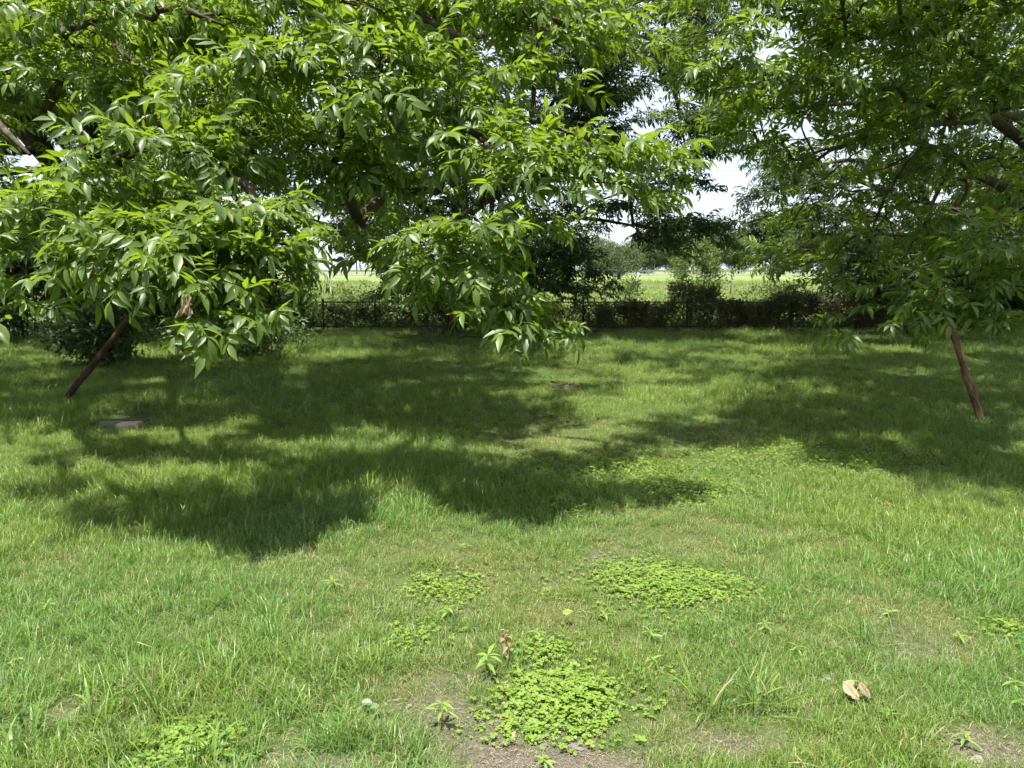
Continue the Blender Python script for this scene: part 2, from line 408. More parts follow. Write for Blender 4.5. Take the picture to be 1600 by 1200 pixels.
# ------------------------------------------------------------------ ground and road
BARE = []       # (world x, y, rx, ry, strength) of thin or bare soil
for px, py, rx, ry, k in ((850, 1195, 190, 42, 1.0), (690, 1125, 80, 50, .62), (700, 1065, 60, 20, .4), (1550, 1180, 90, 45, .75), (470, 1195, 120, 22, .7),
                          (1270, 1120, 35, 16, .45), (1165, 1170, 90, 26, .55), (940, 870, 30, 14, .6), (765, 1150, 60, 45, .75),
                          (880, 607, 32, 6, .8), (195, 661, 40, 10, .7), (970, 885, 60, 16, .35), (1420, 1000, 70, 30, .35), (90, 1130, 70, 30, .4)):
    a = ground(px - rx, py); b = ground(px + rx, py); c0 = ground(px, py + ry); c1 = ground(px, py - ry)
    BARE.append(((a.x + b.x) / 2, (c0.y + c1.y) / 2, (b.x - a.x) / 2, abs(c1.y - c0.y) / 2, k))
def vnoise(x, y, s, seed=0):
    """smooth value noise 0..1"""
    x = np.asarray(x, dtype=float) * s + seed * 17.3; y = np.asarray(y, dtype=float) * s - seed * 9.1
    xi = np.floor(x); yi = np.floor(y); fx = x - xi; fy = y - yi
    def h(a, b):
        v = np.sin(a * 127.1 + b * 311.7 + seed * 74.7) * 43758.5453
        return v - np.floor(v)
    fx = fx * fx * (3 - 2 * fx); fy = fy * fy * (3 - 2 * fy)
    return (h(xi, yi) * (1 - fx) + h(xi + 1, yi) * fx) * (1 - fy) + (h(xi, yi + 1) * (1 - fx) + h(xi + 1, yi + 1) * fx) * fy
def bare(x, y):
    x = np.asarray(x, dtype=float); y = np.asarray(y, dtype=float); v = np.zeros_like(x)
    wob = 0.75 + 0.5 * vnoise(x, y, 4.0, 1) + 0.35 * (vnoise(x, y, 11.0, 2) - 0.5)
    for bx, by, rx, ry, k in BARE:
        d = np.sqrt(((x - bx) / rx) ** 2 + ((y - by) / ry) ** 2) / wob
        v = np.maximum(v, k * np.clip(1.6 - d * 1.25, 0, 1))
    return np.clip(v, 0, 1)

def sheet(name, xs, ys, zf, mat):
    X, Y = np.meshgrid(xs, ys); Z = zf(X, Y)
    V = np.stack([X.ravel(), Y.ravel(), Z.ravel()], 1); nx, ny = len(xs), len(ys)
    I = np.arange(nx * ny).reshape(ny, nx)
    F = np.stack([I[:-1, :-1].ravel(), I[:-1, 1:].ravel(), I[1:, 1:].ravel(), I[1:, :-1].ravel()], 1)
    return mesh(name, V, F, mat, {'bare': bare(V[:, 0], V[:, 1])}, smooth=True)
xs = np.concatenate([[-1500, -700, -300, -120, -60, -30], np.arange(-20, -4, 0.4), np.arange(-4, 4, 0.07), np.arange(4, 20.1, 0.4), [30, 60, 120, 300, 700, 1500]])
ys = np.concatenate([[-60, -20, -5, -1], np.arange(0, 6, 0.07), np.arange(6, 24, 0.3), [26, 30, 36, 45, 60, 90, 140, 240, 500, 1000, 1800]])
def zf(X, Y):
    k = np.clip((30 - np.hypot(X, Y)) / 8, 0, 1)
    return hgt(X, Y) * k
lawn = link('lawn_ground', sheet('lawn_ground', xs, ys, zf, M['ground'])); lawn['kind'] = 'structure'
lawn['label'] = 'soil of the lawn and the open field beyond'
mb = MB()
prof = [(183, -0.02), (185, 0.40), (186, 0.44), (194, 0.44), (195, 0.40), (197, -0.02)]
for x in (-700, 700):
    for y, z in prof: mb.V.append(Vector((x, y, z)))
n = len(prof)
for i in range(n - 1): mb.F.append((i, i + n, i + n + 1, i + 1))
road = mb.build('road', M['road'], smooth=False); tag(road, 'pale raised road across the far side of the field', None, None, 'structure')

# ------------------------------------------------------------------ grass
def blade_clump(rnd, n, rad, hmin, hmax, width, lean, dryp, mat, seg=4, name='grass_clump'):
    V, F, T, D, A = [], [], [], [], []
    for _ in range(n):
        r = rad * math.sqrt(rnd.random()); a = rnd.uniform(0, 6.283)
        b = Vector((r * math.cos(a), r * math.sin(a), -0.008))
        h = rnd.uniform(hmin, hmax); yaw = rnd.uniform(0, 6.283)
        d = Vector((math.cos(yaw), math.sin(yaw), 0)); side = Vector((-d.y, d.x, 0))
        le = abs(rnd.gauss(0, lean)) + 0.08; cur = rnd.uniform(0.1, 1.5) * (1 + lean)
        tint = rnd.random(); dry = 1.0 if rnd.random() < dryp else max(0, rnd.gauss(-0.1, 0.16))
        w = width * rnd.uniform(0.6, 1.3); p = b.copy(); tw = rnd.uniform(-0.8, 0.8); base = len(V)
        for i in range(seg + 1):
            t = i / seg; ang = le + cur * t * t
            sd = side * math.cos(tw * t) + d * math.sin(tw * t)
            hw = w * 0.5 * (1 - 0.25 * t if t < 0.7 else (1 - t) / 0.3 * 0.825)
            if i < seg:
                V += [p - sd * hw, p + sd * hw]; T += [tint] * 2; D += [min(1, dry + (0.25 * t * t if dry > 0.05 else 0))] * 2; A += [t] * 2
            else:
                V.append(p.copy()); T.append(tint); D.append(min(1, dry + 0.3 * (dry > 0.05))); A.append(1.0)
            p = p + (d * math.sin(ang) + Vector((0, 0, math.cos(ang)))) * (h / seg)
        for i in range(seg - 1): F.append((base + 2 * i, base + 2 * i + 1, base + 2 * i + 3, base + 2 * i + 2))
        F.append((base + 2 * seg - 2, base + 2 * seg - 1, base + 2 * seg))
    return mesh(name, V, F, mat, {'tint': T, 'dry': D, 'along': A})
gr = random.Random(5)
GK = []
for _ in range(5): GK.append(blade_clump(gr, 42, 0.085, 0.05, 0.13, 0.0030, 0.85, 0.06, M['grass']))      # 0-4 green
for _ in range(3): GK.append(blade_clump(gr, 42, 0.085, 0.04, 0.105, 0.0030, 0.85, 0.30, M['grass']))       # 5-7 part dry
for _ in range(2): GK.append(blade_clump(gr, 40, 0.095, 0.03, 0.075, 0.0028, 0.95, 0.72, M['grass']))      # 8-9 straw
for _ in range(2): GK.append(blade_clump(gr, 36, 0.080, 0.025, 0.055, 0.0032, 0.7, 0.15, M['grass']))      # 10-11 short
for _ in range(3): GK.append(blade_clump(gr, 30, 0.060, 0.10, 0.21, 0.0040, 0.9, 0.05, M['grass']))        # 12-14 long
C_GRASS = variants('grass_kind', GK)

DRY = []
for px, py, rx, ry, k in ((680, 900, 160, 70, .9), (1100, 840, 160, 60, .85), (1410, 985, 130, 60, .85), (880, 690, 170, 30, .75), (640, 1090, 110, 60, .8),
                          (420, 880, 90, 30, .55), (1090, 690, 120, 26, .7), (850, 930, 120, 60, .8), (1130, 1150, 120, 50, .6), (1000, 780, 90, 30, .5), (560, 980, 80, 50, .5), (1280, 860, 100, 40, .5), (60, 890, 80, 30, .4)):
    a = ground(px - rx, py); b = ground(px + rx, py); c0 = ground(px, py + ry); c1 = ground(px, py - ry)
    DRY.append(((a.x + b.x) / 2, (c0.y + c1.y) / 2, (b.x - a.x) / 2, abs(c1.y - c0.y) / 2, k))
def dryness(x, y):
    v = np.zeros_like(x); wob = 0.6 + 0.8 * vnoise(x, y, 2.3, 5)
    for bx, by, rx, ry, k in DRY:
        d = np.sqrt(((x - bx) / rx) ** 2 + ((y - by) / ry) ** 2) / wob
        v = np.maximum(v, k * np.clip(1.5 - d, 0, 1))
    return np.clip(0.85 * v * (0.3 + 1.3 * vnoise(x, y, 5.0, 6)) + 0.25 * (vnoise(x, y, 0.8, 7) - 0.45), 0, 1)

# ground-cover patches: outlines in world units
CLOVER = []
def cl(px, py, rx, ry, dens, sc):
    a = ground(px - rx, py); b = ground(px + rx, py); c0 = ground(px, py + ry); c1 = ground(px, py - ry)
    CLOVER.append(((a.x + b.x) / 2, (c0.y + c1.y) / 2, (b.x - a.x) / 2, abs(c1.y - c0.y) / 2, dens, sc))
cl(890, 1098, 118, 62, 2600, .92); cl(1050, 917, 128, 40, 2300, 0.78); cl(690, 925, 72, 34, 1300, .8); cl(655, 1003, 60, 24, 1100, .8)
cl(850, 1018, 55, 28, 1400, .8); cl(1080, 768, 120, 24, 890, .85); cl(930, 738, 170, 30, 700, .8); cl(1290, 722, 330, 32, 560, .75)
cl(285, 1172, 82, 40, 1200, 1.1); cl(1590, 985, 55, 24, 1000, .8); cl(880, 792, 44, 18, 890, .85)
def inclover(x, y):
    v = np.zeros_like(x)
    for bx, by, rx, ry, dn, sc in CLOVER:
        d = np.sqrt(((x - bx) / rx) ** 2 + ((y - by) / ry) ** 2)
        v = np.maximum(v, np.clip(1.4 - d, 0, 1) * (1.0 if dn > 900 else 0.5))
    return v

gp, grot, gs, gi_ = [], [], [], []
def grass_zone(y0, y1, xw0, xw1, dens, scale):
    n = int((y1 - y0) * (xw0 + xw1) * dens)
    y = rng.uniform(y0, y1, n); half = xw0 + (xw1 - xw0) * (y - y0) / (y1 - y0); x = rng.uniform(-1, 1, n) * half
    b = bare(x, y); d = dryness(x, y); cvr = inclover(x, y); lush = vnoise(x, y, 0.7, 9) * 0.6 + vnoise(x, y, 2.7, 10) * 0.4
    keep = rng.random(n) > np.maximum(b * 0.86, cvr * 0.30)
    x, y, b, d, lush, cvr = (q[keep] for q in (x, y, b, d, lush, cvr)); n = len(x)
    u = rng.random(n); idx = rng.integers(0, 5, n)
    idx = np.where(u < d * 0.75, rng.integers(8, 10, n), np.where(u < d * 1.25 + 0.06, rng.integers(5, 8, n), idx))
    long_p = np.clip((lush - 0.42) * 1.1, 0, 0.38) + 0.03
    long_p = long_p * np.clip(1 - d, 0, 1) * (b < 0.2)
    idx = np.where(rng.random(n) < long_p, rng.integers(12, 15, n), idx)
    sh = (rng.random(n) < b * 1.2 + 0.10) | (cvr > 0.35) & (rng.random(n) < 0.6)
    idx = np.where(sh, rng.integers(10, 12, n), idx)
    s = scale * rng.uniform(0.7, 1.2, n) * (0.75 + 0.5 * lush) * (1 - 0.3 * d) * (1 - 0.35 * b)
    gp.append(np.stack([x, y, hgt(x, y)], 1)); gi_.append(idx); gs.append(s)
    grot.append(np.stack([rng.normal(0, 0.12, n), rng.normal(0, 0.12, n), rng.uniform(0, 6.283, n)], 1))
grass_zone(1.2, 4.0, 2.4, 3.9, 600, 0.80)
grass_zone(4.0, 8.0, 3.9, 7.0, 340, 0.86)
grass_zone(8.0, 14.0, 7.0, 11.5, 160, 0.92)
grass_zone(14.0, 21.3, 11.5, 17.0, 80, 1.2)
lg = scatter('lawn_grass', C_GRASS, np.concatenate(gp), np.concatenate(grot), np.concatenate(gs), np.concatenate(gi_))
tag(lg, 'mown green lawn grass with dry straw patches', 'grass', None, 'stuff')

# crumbs of soil and bits of straw on the bare ground
lr = random.Random(15); LK = []
M['crumb'] = plainmat('soil_crumb', (0.13, 0.112, 0.09), .95, 0, .5, 90, .5)
M['straw'] = plainmat('straw_bit', (0.22, 0.19, 0.11), .8, 0, .4, 60, .1)
for k in range(4):
    V = [(lr.uniform(.6, 1.2) * .006 * math.cos(a) * math.sin(b), lr.uniform(.6, 1.2) * .006 * math.sin(a) * math.sin(b), lr.uniform(.6, 1.1) * .004 * math.cos(b)) for b in (.5, 1.5, 2.6) for a in np.arange(5) * 1.2566]
    F = [(5 * i + j, 5 * (i + 1) + j, 5 * (i + 1) + (j + 1) % 5, 5 * i + (j + 1) % 5) for i in range(2) for j in range(5)] + [(0, 1, 2, 3, 4)]
    LK.append(mesh('soil_crumb', V, F, M['crumb']))
for k in range(4):
    V, F = [], []
    for _ in range(5):
        c = Vector((lr.gauss(0, .02), lr.gauss(0, .02), lr.uniform(.001, .006))); a = lr.uniform(0, 6.28); L = lr.uniform(.008, .028); d = Vector((math.cos(a), math.sin(a), lr.gauss(0, .12))); sd = Vector((-d.y, d.x, .3)) * .0008
        bq = Vector((0, 0, lr.uniform(-.1, .25) * L)); b0 = len(V); V += [c - sd, c + sd, c + d * L * .5 + bq + sd, c + d * L * .5 + bq - sd, c + d * L]; F += [(b0, b0 + 1, b0 + 2, b0 + 3), (b0 + 3, b0 + 2, b0 + 4)]
    LK.append(mesh('straw_bit', V, F, M['straw']))
C_LIT = variants('litter_kind', LK)
n = 60000; x = rng.uniform(-2.6, 2.6, n); y = rng.uniform(1.5, 4.6, n); keep = rng.random(n) < (bare(x, y) * 1.1 + .05); x, y = x[keep], y[keep]; n = len(x)
lit = scatter('soil_litter', C_LIT, np.stack([x, y, hgt(x, y) + .001], 1), np.stack([rng.normal(0, .2, n), rng.normal(0, .2, n), rng.uniform(0, 6.28, n)], 1), rng.uniform(.4, 1.3, n), np.where(rng.random(n) < .62, rng.integers(0, 4, n), rng.integers(4, 8, n)))
tag(lit, 'soil crumbs and straw bits on the bare ground', 'litter', None, 'stuff')

fr = random.Random(8)
FK = [blade_clump(fr, 40, 0.16, 0.10, 0.30, 0.012, 0.5, 0.0, M['field_grass'], 3, 'field_clump') for _ in range(4)]
C_FIELD = variants('field_kind', FK)
n = 15000
y = 22.3 + 75 * rng.random(n) ** 1.8; x = rng.uniform(-1, 1, n) * (8 + y * 0.62)
fg = scatter('field_grass', C_FIELD, np.stack([x, y, np.zeros(n)], 1), np.stack([np.zeros(n), np.zeros(n), rng.uniform(0, 6.28, n)], 1), rng.uniform(0.6, 1.1, n) * (1 + (y - 22) / 60), rng.integers(0, 4, n))
tag(fg, 'tall pale green grass of the field beyond the fence', 'grass', None, 'stuff')

# ------------------------------------------------------------------ trees
GAPS = []       # openings between the boughs: (px, py, rx, ry)
def proj(P):
    c, s = math.cos(PITCH), math.sin(PITCH)
    x, y, z = P[0], P[1], P[2] - CAM_H
    f = y * c - z * s; v = y * s + z * c
    if f < 0.1: return None
    return 800 + FPX * x / f, 600 - FPX * v / f, f

class Tree:
    """trunk and limbs as a skeleton; every bough is joined to the nearest piece of wood"""
    def __init__(s, base, seed):
        s.base = Vector(base); s.P = []; s.par = []; s.limb = []; s.w = []; s.rnd = random.Random(seed); s.leaves = []; s.paths = []; s.fix = {}
    def poly(s, pts, limb, start=None, r0=None, r1=None):
        """a path of nodes from node start"""
        prev = start; ids = []
        for i, p in enumerate(pts):
            s.P.append(Vector(p)); s.par.append(prev); s.limb.append(limb); s.w.append(0.0); prev = len(s.P) - 1; ids.append(prev)
            if r0 is not None: s.fix[prev] = r0 + (r1 - r0) * i / max(1, len(pts) - 1)
        s.paths.append((([start] if start is not None else []) + ids, limb))
        return ids
    def smooth(s, pts, n):
        pts = [Vector(p) for p in pts]; out = []
        m = len(pts) - 1
        for j in range(n + 1):
            u = j / n * m; i = min(int(u), m - 1); f = u - i
            p0 = pts[max(i - 1, 0)]; p1 = pts[i]; p2 = pts[i + 1]; p3 = pts[min(i + 2, m)]
            out.append(0.5 * ((2 * p1) + (p2 - p0) * f + (2 * p0 - 5 * p1 + 4 * p2 - p3) * f * f + (3 * p1 - p0 - 3 * p2 + p3) * f ** 3))
        return out
    def bough(s, P, size, nleaf, scale=1.0, up=0.12, flat=0.55):
        P = Vector(P); A = np.array([tuple(p) for p in s.P])
        d = np.linalg.norm(A - np.array(P), axis=1)
        h = np.hypot(A[:, 0] - s.base.x, A[:, 1] - s.base.y); hp = math.hypot(P.x - s.base.x, P.y - s.base.y)
        cost = d + 1.5 * np.maximum(0, h - hp + 0.2) + 0.6 * np.maximum(0, 0.4 - d) + (d < 0.25) * 5
        k = int(np.argmin(cost)); Q = s.P[k]; D = P - Q; L = D.length
        n = max(3, int(L / 0.35)); pts = []
        sag = up * L + 0.05; rn = s.rnd
        off = Vector((rn.gauss(0, 1), rn.gauss(0, 1), 0)) * 0.05 * L
        for i in range(1, n + 1):
            t = i / n
            pts.append(Q + D * t + Vector((0, 0, 1)) * sag * 4 * t * (1 - t) * 0.6 + off * math.sin(math.pi * t) + Vector((rn.gauss(0, 1), rn.gauss(0, 1), rn.gauss(0, 1))) * 0.015 * (i < n))
        ids = s.poly(pts, s.limb[k], k)
        dirh = Vector((P.x - s.base.x, P.y - s.base.y, 0)).normalized() * 0.6 + Vector((D.x, D.y, 0)).normalized() * 0.6
        yaw0 = math.atan2(dirh.y, dirh.x)
        ntw = max(2, int(nleaf / 5)); left = nleaf
        for j in range(ntw):
            tpos = 1.0 if j == 0 else rn.uniform(max(0, 1 - 0.9 * size / L), 1.0)
            st = ids[max(0, min(n - 1, int(tpos * n) - 1))]
            yaw = yaw0 + rn.uniform(-1.5, 1.5) * (0.4 if j == 0 else 1.0); pit = rn.uniform(-0.3, 0.45) * flat * 1.6
            ln = size * rn.uniform(0.35, 0.85)
            tp = []; p = s.P[st].copy()
            for q in range(1, 4):
                p = p + Vector((math.cos(yaw) * math.cos(pit), math.sin(yaw) * math.cos(pit), math.sin(pit))) * ln / 3
                pit -= 0.16; yaw += rn.gauss(0, 0.12); tp.append(p.copy())
            tids = s.poly(tp, s.limb[k], st)
            m = int(round(left / (ntw - j))); left -= m
            for i in range(m):
                f = 1.0 - 0.85 * (i / max(1, m)) ** 1.1
                q = s.P[st].lerp(tp[0], f * 3) if f < 0.333 else (tp[0].lerp(tp[1], f * 3 - 1) if f < 0.667 else tp[1].lerp(tp[2], f * 3 - 2))
                ly = yaw + (rn.gauss(0, 0.35) if i == 0 else (1 if i % 2 else -1) * rn.uniform(0.35, 1.5))
                lp = rn.gauss(0.08, 0.38)
                s.leaves.append((q.x, q.y, q.z, rn.gauss(0, 0.42), -lp, ly, scale * rn.uniform(0.6, 1.2), rn.randrange(1000)))
            s.w[tids[-1]] += m
    def radii(s, tip=0.0030, k=0.0019, ex=0.5):
        tot = list(s.w)
        for i in range(len(s.P) - 1, -1, -1):
            if s.par[i] is not None: tot[s.par[i]] += tot[i]
        return [max(s.fix.get(i, 0.0), tip + k * max(0, t) ** ex * (0.6 + 0.4 * min(1, t / 24))) for i, t in enumerate(tot)]
    def build(s, name, label, leafcoll, leafmeshes, n_part=0, cat='tree', group=None, thin=True):
        root = empty(name, s.base, label, cat, group)
        rad = s.radii(); by = {}
        for ids, limb in s.paths: by.setdefault(limb, []).append(ids)
        for limb in sorted(by):
            mb = MB()
            for ids in by[limb]:
                rs = [min(rad[i], rad[ids[1]] * 1.15) if j == 0 and len(ids) > 1 and ids[0] != 0 else rad[i] for j, i in enumerate(ids)]
                if not thin and max(rs) < 0.012: continue
                big = max(rs)
                mb.tube([s.P[i] for i in ids], rs, 12 if big > 0.12 else 7 if big > 0.03 else 4 if big > 0.012 else 3, cap=True, wob=0.07 if big > 0.08 else 0)
            if mb.V:
                mb.build('trunk' if limb == 0 else 'branch', M['bark'], root, origin=None).matrix_parent_inverse = Matrix.Translation(-s.base)
        Lf = s.leaves; order = []
        if n_part:
            sc = []
            for i, l in enumerate(Lf):
                pr = proj(l)
                if pr and -10 < pr[0] < 1610 and -10 < pr[1] < 1000: sc.append((pr[2] / l[6], i))
            sc.sort(); order = [i for _, i in sc[:n_part]]
        sel = set(order); nv = len(leafmeshes)
        for i in order:
            l = Lf[i]; o = link('leaf', leafmeshes[l[7] % nv], root); o.matrix_parent_inverse = Matrix.Translation(-s.base)
            o.location = l[:3]; o.rotation_euler = l[3:6]; o.scale = (l[6],) * 3
        rest = [l for i, l in enumerate(Lf) if i not in sel]
        A = np.array(rest)
        o = scatter('crown', leafcoll, A[:, :3] - np.array(s.base), A[:, 3:6], A[:, 6], A[:, 7].astype(int) % nv, root)
        return root

def ingap(p):
    q = proj(p)
    if q is None: return False
    for gx, gy, rx, ry in GAPS:
        if ((q[0] - gx) / rx) ** 2 + ((q[1] - gy) / ry) ** 2 < 1: return True
    return False
GAPS += [(75, 265, 75, 36), (25, 380, 40, 22), (515, 345, 40, 28), (545, 420, 50, 22), (500, 440, 35, 30), (745, 75, 50, 38), (1152, 285, 60, 46), (985, 20, 30, 30), (1010, 180, 40, 18),
         (1235, 45, 40, 45), (960, 180, 26, 14), (1130, 250, 40, 30), (1010, 430, 90, 38), (1150, 445, 50, 22), (520, 445, 45, 30), (40, 245, 40, 26), (940, 375, 24, 14), (265, 300, 30, 14)]
LOW = 520      # boughs hang no lower than this pixel row except the listed ones

# --- large pecan on the left: trunk behind its own hanging boughs
tr = Tree((-7.2, 13.8, 0.0), 21); rn = tr.rnd
tk = tr.poly(tr.smooth([(-7.2, 13.8, -0.15), (-7.15, 13.7, 1.2), (-7.0, 13.4, 2.6), (-6.8, 12.9, 5.0), (-6.6, 12.7, 8.0), (-6.5, 12.9, 11.5)], 18), 0, None, 0.34, 0.07)
limbs = [[tk[6], (-5.6, 10.6, 4.1), (-4.6, 8.2, 4.3), (-3.4, 6.2, 3.4)], [tk[7], (-4.4, 10.8, 4.6), (-2.2, 8.8, 4.7), (-0.4, 7.0, 3.6)], [tk[5], (-6.0, 9.8, 3.6), (-5.0, 7.2, 3.4), (-3.2, 5.3, 2.4)],
         [tk[8], (-4.0, 11.6, 5.8), (-1.4, 10.6, 6.2), (0.6, 9.4, 5.6)], [tk[7], (-8.6, 10.8, 5.9), (-8.8, 8.8, 6.3), (-7.6, 7.0, 5.7)], [tk[10], (-6.2, 10.4, 7.4), (-5.6, 9.2, 8.0), (-4.8, 8.4, 7.8)],
         [tk[9], (-9.0, 13.4, 6.4), (-11.0, 13.6, 6.8), (-13, 13.2, 6.4)], [tk[11], (-5.0, 14.8, 8.0), (-3.0, 16.4, 8.4), (-1.4, 17.6, 7.6)], [tk[6], (-4.7, 11.5, 3.9), (-2.6, 9.4, 3.3), (-1.0, 7.4, 2.5)]]
for i, L in enumerate(limbs):
    pts = tr.smooth([tr.P[L[0]]] + [Vector(p) for p in L[1:]], 12)[1:]
    tr.poly(pts, i + 1, L[0], 0.14 if i != 5 else 0.12, 0.010)
FRONT = [(260, 425, 4.3, 110, 26), (200, 430, 4.4, 80, 20), (330, 450, 4.4, 90, 22), (85, 440, 4.6, 70, 14), (275, 495, 4.2, 60, 12), (420, 445, 4.6, 70, 18), (330, 375, 4.6, 100, 22), (210, 380, 4.5, 80, 20), (420, 390, 4.9, 70, 14),
         (90, 315, 4.7, 85, 20), (30, 340, 5.0, 50, 10), (150, 300, 5.0, 60, 10), (270, 245, 4.9, 110, 26), (350, 265, 5.1, 70, 14), (200, 235, 5.0, 60, 12), (330, 140, 5.3, 100, 24), (430, 100, 5.3, 100, 24), (530, 110, 5.4, 100, 22), (420, 190, 5.7, 80, 18),
         (620, 205, 5.2, 85, 20), (540, 180, 5.6, 80, 18), (480, 250, 5.9, 80, 16), (570, 270, 5.8, 80, 16), (650, 90, 5.3, 90, 22), (720, 130, 5.4, 80, 18), (710, 200, 5.5, 80, 18), (830, 190, 5.6, 65, 14), (860, 290, 5.0, 90, 22), (770, 285, 5.1, 80, 18),
         (930, 285, 5.0, 60, 12), (1015, 270, 5.1, 42, 8), (1000, 318, 5.2, 60, 10), (740, 375, 4.8, 95, 24), (650, 370, 4.9, 70, 14), (820, 370, 5.0, 70, 14), (790, 495, 4.9, 60, 14), (715, 495, 5.2, 50, 9), (690, 440, 5.1, 50, 8), (620, 440, 5.7, 45, 7), (560, 400, 6.2, 40, 5),
         (900, 60, 6.0, 75, 16), (830, 90, 5.8, 75, 16), (800, 25, 5.8, 75, 16), (970, 90, 6.2, 65, 13), (600, 20, 5.7, 90, 20), (480, 30, 5.7, 90, 20), (350, 40, 5.8, 90, 20), (240, 30, 5.9, 90, 20), (130, 40, 6.0, 90, 20), (40, 60, 6.2, 90, 18), (120, 120, 6.2, 80, 16),
         (50, 160, 6.4, 80, 16), (170, 170, 6.0, 70, 14), (240, 200, 6.0, 60, 12), (20, 120, 6.3, 60, 12), (700, 30, 5.8, 80, 18), (560, 345, 6.6, 60, 8), (380, 330, 5.8, 70, 12), (640, 300, 5.9, 70, 14), (270, 540, 4.2, 45, 9), (325, 520, 4.3, 50, 9), (55, 475, 4.6, 50, 8), (440, 480, 4.6, 50, 9), (385, 500, 4.5, 45, 7), (800, 530, 4.9, 50, 10), (840, 512, 4.95, 40, 7), (715, 528, 5.2, 40, 7), (-70, 420, 5.2, 80, 14), (-80, 250, 5.8, 90, 14), (-60, 100, 6.3, 90, 14)]
FRONT.sort(key=lambda f: -f[2])
for px, py, dp, hw, nl in FRONT:
    P = at(px, py, dp); tr.bough(P, max(0.3, hw * dp / FPX * 1.15), int(nl * 1.9), 0.88 if dp < 4.75 else 0.84 if dp < 5.3 else 0.82)
cnt = 0
while cnt < 260:       # the body of the crown behind the front boughs
    px = rn.uniform(-350, 900); dp = rn.uniform(7.0, 12.5); top = -250; py = rn.uniform(top, 400 if px < 700 else 330)
    if px > 760 and dp > 9.0 and py < 260: continue
    P = at(px, py, dp)
    if P.x > -0.4 and rn.random() < 0.6: continue
    if ingap(P) or P.z < 1.6: continue
    tr.bough(P, rn.uniform(0.5, 0.85), rn.randrange(22, 34), 0.98); cnt += 1
cnt = 0
while cnt < 265:       # the upper crown, above the picture
    a = rn.uniform(0, 6.283); q = math.sqrt(rn.random()); z = rn.uniform(4.2, 12.5)
    rmax = 8.4 * math.sqrt(max(0.05, 1 - ((z - 5) / 8.6) ** 2)) if z > 5 else 8.4
    P = Vector((-6.7 + rmax * q * math.cos(a), 12.6 + rmax * q * math.sin(a), z))
    if P.y < 4.7 + 0.3 * (z - 1) or P.x > -0.3 or ingap(P) or P.y < 7.6 and rn.random() < .55: continue
    if vnoise(P.x + 0.11 * z, P.y + 0.24 * z, 0.5, 3) < (0.36 if P.y < 11 else 0.2): continue
    tr.bough(P, rn.uniform(0.8, 1.2), rn.randrange(12, 19), 1.1, flat=0.8); cnt += 1
cnt = 0
while cnt < 24:        # unseen boughs added above the frame to shade the middle of the lawn
    P = Vector((rn.uniform(-0.8, 3.2), rn.uniform(8.6, 14.0), rn.uniform(5.4, 8.6)))
    if P.z < CAM_H + 0.345 * P.y + .5: continue
    if vnoise(P.x + 0.11 * P.z, P.y + 0.24 * P.z, 0.75, 8) < 0.45: continue
    tr.bough(P, rn.uniform(.8, 1.1), rn.randrange(9, 14), 1.1, flat=.7); cnt += 1
tr.build('pecan_tree', 'big pecan tree whose bright leafy boughs hang low beside the dark leaning prop', C_PECAN, PECAN, 300)

# --- pecan on the right: trunk just outside the picture, limbs reaching in
tr = Tree((8.6, 10.4, 0.0), 34); rn = tr.rnd
tk = tr.poly(tr.smooth([(8.6, 10.4, -0.15), (8.55, 10.4, 1.2), (8.6, 10.3, 2.4), (8.4, 10.4, 5.0), (8.5, 10.5, 8.0), (8.4, 10.6, 10.5)], 16), 0, None, 0.34, 0.06)
limbs = [[tk[3], at(1590, 310, 9.6), at(1530, 275, 9.2), at(1475, 235, 8.9), at(1380, 215, 8.4)], [tk[6], at(1500, 60, 8.6), at(1350, 40, 8.0), at(1230, 12, 7.4)], [tk[5], at(1620, 200, 8.2), at(1520, 190, 7.4), at(1420, 200, 7.0)],
         [tk[4], at(1640, 330, 8.0), at(1560, 350, 7.0), at(1490, 400, 6.5)], [tk[7], (7.2, 8.8, 6.0), (6.0, 7.6, 6.4), (4.8, 7.0, 5.8)], [tk[8], (8.2, 12.4, 7.2), (7.0, 14.2, 7.6), (5.8, 15.4, 7.0)], [tk[7], (10.4, 9.2, 6.0), (12.0, 8.6, 6.3), (13.2, 8.4, 5.8)],
         [tk[5], at(1500, 150, 9.8), at(1350, 160, 9.4), at(1200, 170, 8.8)]]
for i, L in enumerate(limbs):
    pts = tr.smooth([tr.P[L[0]]] + [Vector(p) for p in L[1:]], 12)[1:]
    tr.poly(pts, i + 1, L[0], 0.078, 0.007)
